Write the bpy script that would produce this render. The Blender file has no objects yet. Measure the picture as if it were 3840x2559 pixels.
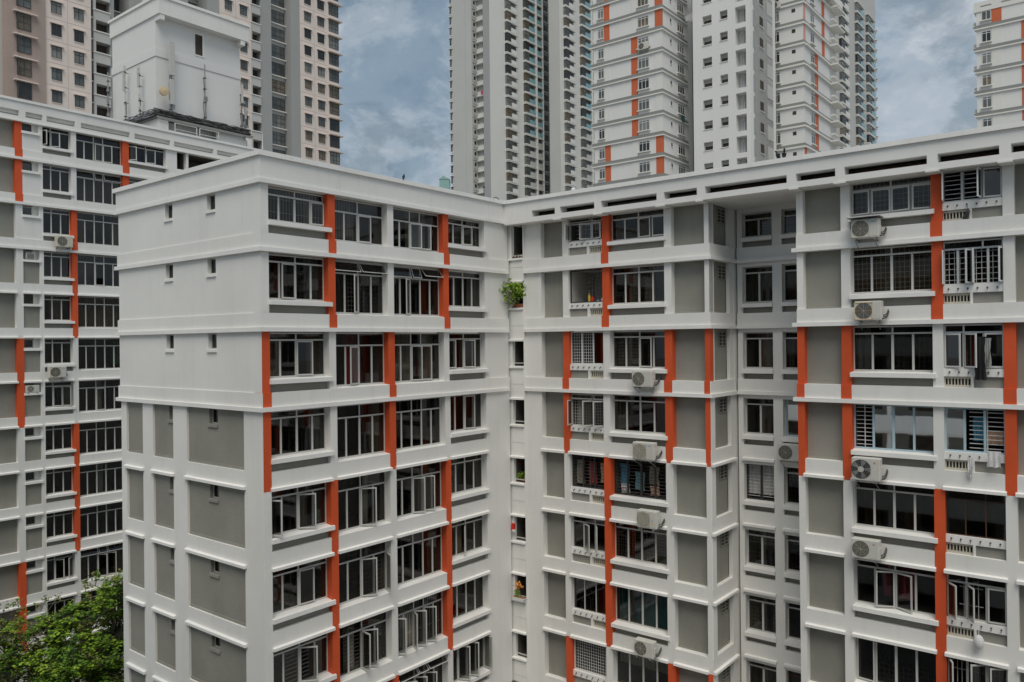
import bpy, math, random
from mathutils import Vector, Matrix
R = math.radians
random.seed(7)
scene = bpy.context.scene
col = scene.collection

# ------------------------------------------------------------------ camera
cam_d = bpy.data.cameras.new("camera")
cam = bpy.data.objects.new("camera", cam_d)
col.objects.link(cam)
cam_d.sensor_width = 36.0
cam_d.lens = 36.0 * 2968.63 / 3840.0
cam_d.clip_start = 0.1
cam_d.clip_end = 6000
ROLL, PITCH = -0.0109, 0.0009
cam.matrix_world = Matrix.Rotation(R(90) + PITCH, 4, 'X') @ Matrix.Rotation(ROLL, 4, 'Z')
scene.camera = cam

# ------------------------------------------------------------------ light
SUN_EL, SUN_AZ = 58.0, 180.0        # azimuth: where the sun stands, degrees clockwise from +Y
sd = Vector((math.sin(R(SUN_AZ)) * math.cos(R(SUN_EL)), math.cos(R(SUN_AZ)) * math.cos(R(SUN_EL)), math.sin(R(SUN_EL))))
sun_d = bpy.data.lights.new("sun", 'SUN')
sun_d.energy = 1.5
sun_d.angle = R(38)
sun_d.color = (1.0, 0.94, 0.84)
sun = bpy.data.objects.new("sun", sun_d)
col.objects.link(sun)
sun.rotation_euler = sd.to_track_quat('Z', 'Y').to_euler()

world = bpy.data.worlds.new("World")
scene.world = world
world.use_nodes = True
wt = world.node_tree
for n in list(wt.nodes):
    wt.nodes.remove(n)
def wn(t, **k):
    n = wt.nodes.new(t)
    for a, b in k.items():
        setattr(n, a, b)
    return n
def wl(a, b): wt.links.new(a, b)
def wmath(op, a, b=None, clamp=False):
    n = wn('ShaderNodeMath', operation=op, use_clamp=clamp)
    for i, x in enumerate((a, b)):
        if x is None: continue
        if isinstance(x, (int, float)): n.inputs[i].default_value = x
        else: wl(x, n.inputs[i])
    return n.outputs[0]
sky = wn('ShaderNodeTexSky')
sky.sky_type = 'NISHITA'
sky.sun_disc = False
sky.sun_elevation = R(SUN_EL)
sky.sun_rotation = R(SUN_AZ)
sky.air_density = 1.3
sky.dust_density = 2.0
tc = wn('ShaderNodeTexCoord')
sep = wn('ShaderNodeSeparateXYZ')
wl(tc.outputs['Generated'], sep.inputs[0])
zc = wmath('ADD', wmath('MAXIMUM', sep.outputs[2], 0.0), 0.45)
comb = wn('ShaderNodeCombineXYZ')
wl(wmath('DIVIDE', sep.outputs[0], zc), comb.inputs[0])
wl(wmath('DIVIDE', sep.outputs[1], zc), comb.inputs[1])
def wnoise(scale, detail, rough, dist, off):
    mp = wn('ShaderNodeMapping')
    mp.inputs['Location'].default_value = off
    mp.inputs['Scale'].default_value = (1, 1.0, 1)
    wl(comb.outputs[0], mp.inputs[0])
    n = wn('ShaderNodeTexNoise')
    n.inputs['Scale'].default_value = scale
    n.inputs['Detail'].default_value = detail
    n.inputs['Roughness'].default_value = rough
    n.inputs['Distortion'].default_value = dist
    wl(mp.outputs[0], n.inputs['Vector'])
    return n.outputs['Fac']
def wramp(fac, stops):
    r = wn('ShaderNodeValToRGB')
    el = r.color_ramp.elements
    while len(el) < len(stops): el.new(0.5)
    for e, (p, c) in zip(el, stops):
        e.position = p
        e.color = (c[0], c[1], c[2], 1) if not isinstance(c, (int, float)) else (c, c, c, 1)
    r.color_ramp.interpolation = 'EASE'
    wl(fac, r.inputs[0])
    return r.outputs[0]
def wmix(f, a, b):
    m = wn('ShaderNodeMix', data_type='RGBA')
    if isinstance(f, (int, float)): m.inputs[0].default_value = f
    else: wl(f, m.inputs[0])
    for s, x in ((6, a), (7, b)):
        if isinstance(x, tuple): m.inputs[s].default_value = (*x, 1)
        else: wl(x, m.inputs[s])
    return m.outputs[2]
SK = 10.0                            # cloud colours are multiplied by the 0.1 background strength
def sc3(c): return tuple(SK * v for v in c)
base_c = wramp(wnoise(3.6, 6, .52, .3, (3.1, 1.7, 0)), [(.34, sc3((.122, .180, .236))), (.50, sc3((.180, .240, .300))), (.66, sc3((.250, .303, .360)))])
patch = wramp(wnoise(5.4, 14, .63, .3, (9.1, 4.4, 0)), [(.40, 0.0), (.52, .38), (.66, .95)])
dark = wramp(wnoise(5.8, 12, .62, .3, (1.3, 9.2, 0)), [(.48, 0.0), (.62, .8)])
cl = wmix(patch, base_c, sc3((.44, .468, .50)))
cl = wmix(wmath('MULTIPLY', dark, .62), cl, sc3((.085, .130, .168)))
hor = wmath('SUBTRACT', 1.0, wmath('MULTIPLY', wmath('MAXIMUM', sep.outputs[2], 0.0), 4.2), clamp=True)
cl = wmix(wmath('MULTIPLY', hor, .45), cl, sc3((.40, .435, .47)))
out_sky = wmix(.92, sky.outputs[0], cl)
bg = wn('ShaderNodeBackground')
bg.inputs[1].default_value = 0.1
wl(out_sky, bg.inputs[0])
wo = wn('ShaderNodeOutputWorld')
wl(bg.outputs[0], wo.inputs[0])

scene.view_settings.view_transform = 'Standard'
scene.view_settings.look = 'None'
scene.view_settings.gamma = 1
scene.view_settings.exposure = 0.42
try:
    scene.cycles.max_bounces = 8
    scene.cycles.diffuse_bounces = 3
    scene.cycles.glossy_bounces = 3
    scene.cycles.transparent_max_bounces = 12
    scene.cycles.caustics_reflective = False
    scene.cycles.caustics_refractive = False
except Exception:
    pass

# ------------------------------------------------------------------ materials
MATS = {}
def mat(name, c, rough=.7, var=.06, vscale=.6, streak=0.0, bump=0.0, bscale=40, spec=.3, metal=0, brick=0, grime=None):
    m = bpy.data.materials.new(name)
    m.use_nodes = True
    nt = m.node_tree
    b = nt.nodes['Principled BSDF']
    b.inputs['Roughness'].default_value = rough
    b.inputs['Metallic'].default_value = metal
    if 'Specular IOR Level' in b.inputs: b.inputs['Specular IOR Level'].default_value = spec
    b.inputs['Base Color'].default_value = (*c, 1)
    geo = nt.nodes.new('ShaderNodeNewGeometry')
    def noise(scale, det, sc=(1, 1, 1), rg=.55):
        mp = nt.nodes.new('ShaderNodeMapping'); mp.inputs['Scale'].default_value = sc
        nt.links.new(geo.outputs['Position'], mp.inputs[0])
        n = nt.nodes.new('ShaderNodeTexNoise'); n.inputs['Scale'].default_value = scale
        n.inputs['Detail'].default_value = det; n.inputs['Roughness'].default_value = rg
        nt.links.new(mp.outputs[0], n.inputs['Vector'])
        return n.outputs['Fac']
    def mixc(f, a, bb):
        mx = nt.nodes.new('ShaderNodeMix'); mx.data_type = 'RGBA'
        nt.links.new(f, mx.inputs[0])
        for s, x in ((6, a), (7, bb)):
            if isinstance(x, tuple): mx.inputs[s].default_value = (*x, 1)
            else: nt.links.new(x, mx.inputs[s])
        return mx.outputs[2]
    def rng(f, a, bb, lo, hi):
        r = nt.nodes.new('ShaderNodeMapRange'); nt.links.new(f, r.inputs[0])
        r.inputs[1].default_value = a; r.inputs[2].default_value = bb; r.inputs[3].default_value = lo; r.inputs[4].default_value = hi
        return r.outputs[0]
    colr = tuple(c)
    if var:
        colr = mixc(rng(noise(vscale, 5), .3, .7, 0, 1), tuple(x * (1 - var) for x in c), tuple(min(1, x * (1 + var * .7)) for x in c))
    if streak:
        g = grime or tuple(x * .62 for x in c)
        colr = mixc(rng(noise(1.0, 6, (2.6, 2.6, .12), .7), .52, .8, 0, streak), colr, g)
    if not isinstance(colr, tuple): nt.links.new(colr, b.inputs['Base Color'])
    if bump or brick:
        bp = nt.nodes.new('ShaderNodeBump'); bp.inputs['Distance'].default_value = .02
        if brick:
            sp = nt.nodes.new('ShaderNodeSeparateXYZ'); nt.links.new(geo.outputs['Position'], sp.inputs[0])
            def mth(op, a, v2=None):
                q = nt.nodes.new('ShaderNodeMath'); q.operation = op
                nt.links.new(a, q.inputs[0])
                if v2 is not None: q.inputs[1].default_value = v2
                return q.outputs[0]
            w = mth('FRACT', mth('MULTIPLY', sp.outputs[2], 1 / .075))
            w = mth('GREATER_THAN', w, .16)
            nt.links.new(w, bp.inputs['Height'])
            bp.inputs['Strength'].default_value = brick
        else:
            nt.links.new(noise(bscale, 3), bp.inputs['Height'])
            bp.inputs['Strength'].default_value = bump
        nt.links.new(bp.outputs[0], b.inputs['Normal'])
    MATS[name] = m
    return m
def glass(name, tint, refl=.04, rough=.02, rcol=(1, 1, 1)):
    m = bpy.data.materials.new(name); m.use_nodes = True
    nt = m.node_tree
    for n in list(nt.nodes): nt.nodes.remove(n)
    o = nt.nodes.new('ShaderNodeOutputMaterial')
    t = nt.nodes.new('ShaderNodeBsdfTransparent'); t.inputs[0].default_value = (*tint, 1)
    g = nt.nodes.new('ShaderNodeBsdfGlossy'); g.inputs['Roughness'].default_value = rough; g.inputs[0].default_value = (*rcol, 1)
    lw0 = nt.nodes.new('ShaderNodeLayerWeight'); lw0.inputs[0].default_value = .5
    pw = nt.nodes.new('ShaderNodeMath'); pw.operation = 'POWER'; pw.inputs[1].default_value = 5.0
    nt.links.new(lw0.outputs['Facing'], pw.inputs[0])
    lw = nt.nodes.new('ShaderNodeMath'); lw.operation = 'MULTIPLY_ADD'; lw.inputs[1].default_value = .92; lw.inputs[2].default_value = .045
    nt.links.new(pw.outputs[0], lw.inputs[0])
    ad = nt.nodes.new('ShaderNodeMath'); ad.operation = 'ADD'; ad.use_clamp = True; ad.inputs[1].default_value = refl
    geo = nt.nodes.new('ShaderNodeNewGeometry')
    nz = nt.nodes.new('ShaderNodeTexNoise'); nz.inputs['Scale'].default_value = 1.4
    nt.links.new(geo.outputs['Position'], nz.inputs['Vector'])
    bp = nt.nodes.new('ShaderNodeBump'); bp.inputs['Strength'].default_value = .05; bp.inputs['Distance'].default_value = .010
    nt.links.new(nz.outputs['Fac'], bp.inputs['Height'])
    nt.links.new(bp.outputs[0], g.inputs['Normal'])
    nt.links.new(lw.outputs[0], ad.inputs[0])
    mx = nt.nodes.new('ShaderNodeMixShader')
    nt.links.new(ad.outputs[0], mx.inputs[0]); nt.links.new(t.outputs[0], mx.inputs[1]); nt.links.new(g.outputs[0], mx.inputs[2])
    nt.links.new(mx.outputs[0], o.inputs[0])
    MATS[name] = m
    return m

mat('white', (.80, .79, .755), .75, .05, .45, streak=.24, bump=.12, bscale=60, grime=(.50, .49, .46))
mat('white_trim', (.84, .83, .80), .7, .05, .8, streak=.22, bump=.1, bscale=60, grime=(.48, .47, .44))
mat('grey_panel', (.300, .293, .255), .8, .13, .45, streak=.22, brick=.5)
mat('grey_plain', (.300, .293, .26), .8, .10, .6, streak=.18, bump=.1)
mat('orange', (.66, .098, .030), .6, .12, .6, streak=.18, bump=.08, grime=(.38, .075, .03))
mat('frame', (.55, .55, .52), .45, .05, 2, spec=.5)
mat('frame_white', (.66, .67, .66), .5, .04, 2, spec=.4)
mat('frame_blue', (.42, .56, .62), .5, .04, 2, spec=.4)
mat('frame_dark', (.035, .035, .035), .45, .05, 2, spec=.5)
mat('frame_brown', (.085, .045, .025), .5, .08, 2, spec=.4)
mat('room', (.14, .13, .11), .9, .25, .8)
mat('room_light', (.55, .53, .48), .9, .06, .8)
mat('grille_light', (.55, .54, .50), .5, .06, 3)
mat('grille_dark', (.10, .095, .085), .5, .06, 3)
mat('grille_white', (.72, .72, .70), .5, .04, 3)
mat('concrete', (.30, .29, .27), .9, .15, .6, streak=.3, bump=.3)
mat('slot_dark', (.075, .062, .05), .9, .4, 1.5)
mat('pipe_rust', (.16, .075, .04), .8, .3, 3)
mat('asphalt', (.06, .06, .058), .9, .2, .7, bump=.2, bscale=30)
mat('pavement', (.30, .29, .27), .9, .12, .6, bump=.2, bscale=20)
mat('grass', (.06, .09, .025), .9, .35, 2.0, bump=.5, bscale=25)
mat('road_paint', (.62, .38, .06), .7, .1, 2)
mat('ac_white', (.60, .59, .54), .5, .05, 2, spec=.4)
mat('ac_cream', (.56, .53, .44), .5, .06, 2, spec=.4)
mat('ac_dark', (.05, .05, .045), .6, .1, 4)
mat('metal_dark', (.06, .06, .06), .5, .2, 3, spec=.5)
mat('metal_grey', (.36, .36, .35), .4, .08, 3, metal=.6)
mat('logo_red', (.55, .03, .03), .5, 0)
mat('logo_blue', (.20, .36, .48), .5, 0)
mat('sticker_yellow', (.70, .48, .06), .5, 0)
mat('leaf_mid', (.115, .23, .02), .6, .35, 1.3, spec=.35)
mat('leaf_light', (.24, .37, .03), .6, .3, 1.5, spec=.35)
mat('leaf_dark', (.04, .09, .014), .6, .3, 1.3, spec=.35)
mat('leaf_dry', (.19, .165, .055), .7, .3, 1.5)
mat('bark', (.17, .145, .11), .9, .25, 3, bump=.4, bscale=20)
mat('terracotta', (.36, .12, .06), .8, .1, 3)
mat('cloth_black', (.02, .02, .022), .9, .1, 3)
mat('cloth_white', (.68, .67, .66), .9, .05, 3)
mat('cloth_pink', (.55, .12, .22), .9, .1, 3)
mat('cloth_blue', (.10, .30, .42), .9, .1, 3)
mat('cloth_cyan', (.04, .42, .62), .9, .1, 3)
mat('cloth_teal', (.04, .11, .12), .9, .1, 3)
mat('cloth_red', (.38, .05, .05), .9, .15, 3)
mat('cloth_peach', (.62, .40, .28), .9, .1, 3)
mat('flower_orange', (.75, .30, .06), .8, .15, 4)
mat('flower_red', (.65, .03, .02), .8, .1, 4)
mat('curtain_cream', (.36, .33, .27), .9, .15, 2)
mat('curtain_brown', (.20, .15, .10), .9, .2, 2)
mat('curtain_grey', (.30, .30, .29), .9, .15, 2)
mat('curtain_teal', (.02, .17, .18), .9, .2, 2)
mat('curtain_green', (.05, .13, .06), .9, .2, 2)
mat('curtain_red', (.25, .03, .04), .9, .2, 2)
mat('tower_pink', (.77, .675, .61), .75, .03, .2, streak=.06)
mat('tower_brown', (.41, .325, .285), .75, .05, .2, streak=.06)
mat('tower_grey', (.53, .53, .505), .75, .04, .15, streak=.06)
mat('tower_midgrey', (.37, .375, .365), .75, .04, .15, streak=.06)
mat('tower_white', (.75, .74, .70), .75, .03, .15, streak=.06)
mat('tower_offwhite', (.76, .755, .735), .75, .03, .15, streak=.06)
mat('tower_band', (.27, .275, .26), .8, .06, .3, streak=.1)
mat('tower_orange', (.58, .145, .065), .7, .05, .4, streak=.08)
mat('tower_pale_orange', (.66, .34, .26), .7, .05, .4, streak=.08)
mat('teal_wall', (.27, .44, .41), .7, .05, .3)
mat('bird', (.02, .022, .028), .6, .2, 20)
mat('balcony_blue', (.22, .42, .47), .25, .04, .5, spec=.5)
mat('blind', (.42, .42, .38), .8, .12, 2)
mat('tile_roof', (.14, .135, .125), .9, .15, 1)
mat('dish', (.66, .52, .33), .6, .05, 3)
glass('glass', (.46, .46, .44), .0)
glass('glass_dark', (.24, .235, .22), .03)
glass('glass_brown', (.17, .13, .09), .04)
glass('glass_blue', (.10, .13, .13), .02, .05)
glass('glass_mirror', (.12, .13, .14), .80)
mat('tower_glass', (.11, .12, .115), .12, .55, .45, spec=.5)
mat('tower_glass_pale', (.20, .21, .195), .15, .45, .6, spec=.5)
mat('tower_glass_dark', (.030, .034, .034), .1, .4, .6, spec=.5)
mat('tower_glass_warm', (.17, .14, .10), .2, .5, .9, spec=.4)
mat('tower_glass_blue', (.06, .105, .115), .08, .3, .45, spec=.5)
M = MATS

# ------------------------------------------------------------------ mesh helpers
class Fr:
    """A facade frame: u along the wall (rightwards), v outwards, z up."""
    def __init__(s, o, d):
        s.o = Vector((o[0], o[1])); s.d = Vector(d).normalized(); s.n = Vector((s.d.y, -s.d.x))
    def P(s, u, v, z):
        q = s.o + s.d * u + s.n * v
        return (q.x, q.y, z)
    def at(s, u, v=0): 
        q = s.o + s.d * u + s.n * v
        return Fr(q, s.d)
    def side(s, u, v=0):             # the wall going back from this point (its normal is +d)
        q = s.o + s.d * u + s.n * v
        return Fr(q, -s.n)
class MB:
    def __init__(s): s.v = []; s.f = []; s.mi = []; s.mats = []
    def m(s, name):
        if name not in s.mats: s.mats.append(name)
        return s.mats.index(name)
    def add(s, vs, fs, mt):
        k = len(s.v); i = s.m(mt)
        s.v += [tuple(p) for p in vs]
        for f in fs: s.f.append(tuple(k + q for q in f)); s.mi.append(i)
    def box(s, fr, u0, u1, v0, v1, z0, z1, mt):
        if u1 < u0: u0, u1 = u1, u0
        if v1 < v0: v0, v1 = v1, v0
        P = fr.P
        vs = [P(u0, v0, z0), P(u1, v0, z0), P(u1, v1, z0), P(u0, v1, z0), P(u0, v0, z1), P(u1, v0, z1), P(u1, v1, z1), P(u0, v1, z1)]
        fs = [(0, 1, 2, 3), (4, 7, 6, 5), (0, 4, 5, 1), (1, 5, 6, 2), (2, 6, 7, 3), (3, 7, 4, 0)]
        s.add(vs, fs, mt)
    def quad(s, fr, u0, u1, v, z0, z1, mt):
        s.add([fr.P(u0, v, z0), fr.P(u1, v, z0), fr.P(u1, v, z1), fr.P(u0, v, z1)], [(0, 1, 2, 3)], mt)
    def sill(s, fr, u0, u1, v0, v1, z0, z1, drop, mt):   # box whose top slopes down outwards
        P = fr.P
        vs = [P(u0, v0, z0), P(u1, v0, z0), P(u1, v1, z0), P(u0, v1, z0), P(u0, v0, z1), P(u1, v0, z1), P(u1, v1, z1 - drop), P(u0, v1, z1 - drop)]
        s.add(vs, [(0, 1, 2, 3), (4, 7, 6, 5), (0, 4, 5, 1), (1, 5, 6, 2), (2, 6, 7, 3), (3, 7, 4, 0)], mt)
    def tube(s, pts, r, mt, n=6):
        pts = [Vector(p) for p in pts]
        rs = r if isinstance(r, (list, tuple)) else [r] * len(pts)
        ring = []; k = len(s.v); vs = []; fs = []
        for i, p in enumerate(pts):
            t = (pts[min(i + 1, len(pts) - 1)] - pts[max(i - 1, 0)])
            if t.length < 1e-9: t = Vector((0, 0, 1))
            t.normalize()
            a = t.cross(Vector((0, 0, 1)) if abs(t.z) < .9 else Vector((1, 0, 0))).normalized()
            b = t.cross(a)
            for j in range(n):
                an = 2 * math.pi * j / n
                vs.append(p + (a * math.cos(an) + b * math.sin(an)) * rs[i])
        for i in range(len(pts) - 1):
            for j in range(n):
                fs.append((i * n + j, i * n + (j + 1) % n, (i + 1) * n + (j + 1) % n, (i + 1) * n + j))
        fs.append(tuple(range(n - 1, -1, -1))); fs.append(tuple((len(pts) - 1) * n + j for j in range(n)))
        s.add(vs, fs, mt)
    def disc(s, fr, u, v, z, r, mt, n=20, r0=0.0):
        vs = []; fs = []
        if r0 <= 0:
            vs = [fr.P(u + r * math.cos(2 * math.pi * j / n), v, z + r * math.sin(2 * math.pi * j / n)) for j in range(n)]
            fs = [tuple(range(n - 1, -1, -1))]
        else:
            for q in (r0, r):
                vs += [fr.P(u + q * math.cos(2 * math.pi * j / n), v, z + q * math.sin(2 * math.pi * j / n)) for j in range(n)]
            fs = [(j, (j + 1) % n, n + (j + 1) % n, n + j) for j in range(n)]
        s.add(vs, fs, mt)
    def ball(s, c, r, mt, n=8, m=6, sq=(1, 1, 1)):
        vs = []; fs = []
        for i in range(m + 1):
            th = math.pi * i / m
            for j in range(n):
                ph = 2 * math.pi * j / n
                vs.append((c[0] + r * sq[0] * math.sin(th) * math.cos(ph), c[1] + r * sq[1] * math.sin(th) * math.sin(ph), c[2] + r * sq[2] * math.cos(th)))
        for i in range(m):
            for j in range(n):
                fs.append((i * n + j, (i + 1) * n + j, (i + 1) * n + (j + 1) % n, i * n + (j + 1) % n))
        s.add(vs, fs, mt)
    def build(s, name, parent=None, smooth=False, origin=None):
        root = parent
        while root is not None and root.parent is not None: root = root.parent
        off = Vector(origin) if origin is not None else (root.location.copy() if root is not None else Vector((0, 0, 0)))
        me = bpy.data.meshes.new(name)
        me.from_pydata([(p[0] - off.x, p[1] - off.y, p[2] - off.z) for p in s.v], [], s.f)
        for n in s.mats: me.materials.append(M[n])
        me.polygons.foreach_set('material_index', s.mi)
        if smooth: me.polygons.foreach_set('use_smooth', [True] * len(me.polygons))
        me.update()
        o = bpy.data.objects.new(name, me)
        col.objects.link(o)
        if parent is not None: o.parent = parent
        elif origin is not None: o.location = off
        return o
def tag(o, label=None, cat=None, group=None, kind=None):
    if label: o['label'] = label
    if cat: o['category'] = cat
    if group: o['group'] = group
    if kind: o['kind'] = kind
    return o
def thing(name, label, cat, loc=(0, 0, 0), group=None):
    o = bpy.data.objects.new(name, None)
    o.empty_display_size = .3
    col.objects.link(o); o.location = loc
    return tag(o, label, cat, group)
def bx(name, parent, mt, *boxes):
    b = MB()
    for q in boxes: b.box(*q, mt)
    return b.build(name, parent)
def copy_tree(o, parent=None):
    c = o.copy(); col.objects.link(c); c.parent = parent
    for ch in list(o.children): copy_tree(ch, c)
    return c

# ------------------------------------------------------------------ places
TH = 0.8983
dA = Vector((math.cos(TH), math.sin(TH))); dB = Vector((dA.y, -dA.x))
CORNER = Vector((-8.6012, 27.3932))
LA = 13.814
A = Fr(CORNER, dA)
G = Fr(CORNER - dA * 0.1, dB)                         # the gable: u is negative, away from the corner
B = Fr(CORNER + dA * LA, dB)
GROUND = -22.0
PITCH_F = 2.8
L0, L1 = 5.63, 3.25
def LM(i): return L0 if i == 0 else L1 - (i - 1) * PITCH_F
D = Fr((-1920 / 2968.6 * 48.5, 48.5), dA)
def LD(i): return 14.30 if i == 0 else 14.55 - 2.8 * i
# ------------------------------------------------------------------ windows
rnd = random.Random(21)
def window(parent, fr, u0, u1, z0, z1, v=-.42, cols=4, trans=.30, tdiv=2, tgroups=None, opens=None, tilts=None,
           frame='frame', gls='glass', grille=None, curtain=None, sill=None, spandrel=None, name='window', room=None,
           clear=(), fw=.050, widths=None):
    """One window: the frame is the part; panes, open casements, grille, curtain, sill and spandrel are its sub-parts."""
    opens = opens or {}; tilts = tilts or {}
    w = MB(); F = fw; dv = .05
    w.box(fr, u0, u0 + F, v - dv, v, z0, z1, frame); w.box(fr, u1 - F, u1, v - dv, v, z0, z1, frame)
    w.box(fr, u0 + F, u1 - F, v - dv, v, z0, z0 + F * 1.2, frame); w.box(fr, u0 + F, u1 - F, v - dv, v, z1 - F, z1, frame)
    zt = z1 - trans if trans else z1
    ztop = zt - F * .5 if trans else z1 - F
    if trans: w.box(fr, u0 + F, u1 - F, v - dv, v + .006, zt - F * .6, zt + F * .6, frame)
    W = u1 - u0
    if widths:
        tot = sum(widths); edges = [u0]
        for q in widths: edges.append(edges[-1] + W * q / tot)
    else: edges = [u0 + W * i / cols for i in range(cols + 1)]
    pane = MB()
    for i in range(cols):
        a, b = edges[i], edges[i + 1]
        if i: 
            hw = F * .85 if cols % 2 == 0 and i == cols // 2 else F * .72
            w.box(fr, a - hw, a + hw, v - dv, v + .004, z0 + F * 1.2, ztop - .02, frame)
        if i in clear: continue
        if i in opens:
            ang, hinge = opens[i]
            hu = a + F * .4 if hinge == 'L' else b - F * .4
            Lw = (b - a) - F
            an = R(ang)
            q = fr.at(hu, v + .01)
            dd = fr.d * math.cos(an) + fr.n * math.sin(an) if hinge == 'L' else -(fr.d * math.cos(an)) + fr.n * math.sin(an)
            if hinge == 'L': cf = Fr(q.o, dd); s0, s1 = 0, Lw
            else: cf = Fr(q.o, -dd); s0, s1 = -Lw, 0
            c = MB(); za, zb = z0 + F, ztop - .01; cw = .048
            c.box(cf, s0, s0 + cw, -.02, .02, za, zb, frame); c.box(cf, s1 - cw, s1, -.02, .02, za, zb, frame)
            c.box(cf, s0 + cw, s1 - cw, -.02, .02, za, za + cw, frame); c.box(cf, s0 + cw, s1 - cw, -.02, .02, zb - cw, zb, frame)
            c.quad(cf, s0 + cw, s1 - cw, 0, za + cw, zb - cw, gls)
            CAS.append(c)
        else:
            pane.quad(fr, a + F * .5, b - F * .5, v - dv * .5, z0 + F * 1.2, ztop, gls)
    if trans:
        if tgroups:
            tot = sum(tgroups); te = [u0]
            for q in tgroups: te.append(te[-1] + W * q / tot)
        else: te = [u0 + W * i / tdiv for i in range(tdiv + 1)]
        for i in range(len(te) - 1):
            a, b = te[i], te[i + 1]
            if i: w.box(fr, a - F * .55, a + F * .55, v - dv, v + .003, zt + F * .6, z1 - F, frame)
            if i in tilts:
                an = R(tilts[i]); h = z1 - F - zt
                c = MB(); P = fr.P
                def pt(u, s): return P(u, v + .015 + s * math.sin(an), z1 - F - s * math.cos(an))
                aa, bb = a + F * .6, b - F * .6
                def bar(ua, ub, sa, sb):
                    t = .012
                    vs = [pt(ua, sa), pt(ub, sa), pt(ub, sb), pt(ua, sb)]
                    nn = fr.n * (t * math.cos(an)); nz = t * math.sin(an)
                    vs2 = [(p[0] + nn.x, p[1] + nn.y, p[2] + nz) for p in vs]
                    c.add(vs + vs2, [(0, 1, 2, 3), (4, 7, 6, 5), (0, 4, 5, 1), (1, 5, 6, 2), (2, 6, 7, 3), (3, 7, 4, 0)], frame)
                bar(aa, aa + .035, 0, h); bar(bb - .035, bb, 0, h); bar(aa + .035, bb - .035, 0, .035); bar(aa + .035, bb - .035, h - .035, h)
                c.add([pt(aa + .035, .035), pt(bb - .035, .035), pt(bb - .035, h - .035), pt(aa + .035, h - .035)], [(0, 1, 2, 3)], gls)
                CAS.append(c)
            else:
                pane.quad(fr, a + F * .5, b - F * .5, v - dv * .5, zt + F * .6, z1 - F, gls)
    wo_ = w.build(name, parent)
    if pane.f: pane.build('pane', wo_)
    while CAS: CAS.pop(0).build('casement', wo_)
    if grille:
        kind, gm = grille[0], grille[1]
        part = grille[2] if len(grille) > 2 else (0, 1)
        g = MB(); vg = v - .13; ga, gb = u0 + W * part[0], u0 + W * part[1]
        if kind in ('grid', 'dense'):
            st = .155 if kind == 'grid' else .115
            n = max(2, int((gb - ga) / st))
            for i in range(1, n): g.box(fr, ga + (gb - ga) * i / n - .008, ga + (gb - ga) * i / n + .008, vg - .012, vg, z0 + .03, z1 - .03, gm)
            n = max(2, int((z1 - z0) / (st * 1.1)))
            for i in range(1, n): g.box(fr, ga, gb, vg - .026, vg - .013, z0 + (z1 - z0) * i / n - .008, z0 + (z1 - z0) * i / n + .008, gm)
        elif kind == 'vbars':
            n = int((gb - ga) / .13)
            for i in range(1, n): g.box(fr, ga + (gb - ga) * i / n - .009, ga + (gb - ga) * i / n + .009, vg - .014, vg, z0 + .03, z1 - .03, gm)
            for q in (.3, .7): g.box(fr, ga, gb, vg - .03, vg - .015, z0 + (z1 - z0) * q - .01, z0 + (z1 - z0) * q + .01, gm)
        elif kind == 'hbars':
            n = int((z1 - z0) / .14)
            for i in range(1, n): g.box(fr, ga, gb, vg - .016, vg, z0 + (z1 - z0) * i / n - .012, z0 + (z1 - z0) * i / n + .012, gm)
            g.box(fr, (ga + gb) / 2 - .015, (ga + gb) / 2 + .015, vg + .001, vg + .015, z0, z1, gm)
        g.build('grille', wo_)
    if curtain:
        cm, spans = curtain[0], curtain[1]
        zl = curtain[2] if len(curtain) > 2 else 0.0
        c = MB(); vc = v - .30
        for sa, sb in spans:
            n = max(4, int((sb - sa) * W / .05)); vs = []; fs = []
            ph = rnd.random() * 6
            for i in range(n + 1):
                u = u0 + W * (sa + (sb - sa) * i / n)
                vv = vc + .035 * math.sin(i * 1.35 + ph) + .02 * math.sin(i * .4 + ph)
                vs += [fr.P(u, vv, z0 + (z1 - z0) * zl), fr.P(u, vv, z1)]
            for i in range(n): fs.append((2 * i, 2 * i + 2, 2 * i + 3, 2 * i + 1))
            c.add(vs, fs, cm)
        c.build('curtain', wo_)
    if sill:
        sv, sza, szb, su0, su1, smt = sill
        s = MB(); s.sill(fr, su0, su1, v - dv, sv, sza, szb, .05, smt); s.build('sill', wo_)
    if spandrel:
        sv, sza, szb = spandrel[:3]
        bx('spandrel', wo_, spandrel[3] if len(spandrel) > 3 else 'grey_plain', (fr, u0 - .02, u1 + .02, sv - .15, sv, sza, szb))
    return wo_
CAS = []
def room_box(b, fr, u0, u1, z0, z1, v, depth=2.2, mt='room'):
    P = fr.P; va, vb = v, v - depth; u0 += .012; u1 -= .012
    z0 -= .02
    vs = [P(u0, va, z0), P(u1, va, z0), P(u1, va, z1), P(u0, va, z1), P(u0, vb, z0), P(u1, vb, z0), P(u1, vb, z1), P(u0, vb, z1)]
    b.add(vs, [(4, 5, 6, 7), (0, 4, 7, 3), (1, 2, 6, 5), (0, 1, 5, 4), (3, 7, 6, 2)], mt)

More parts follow.
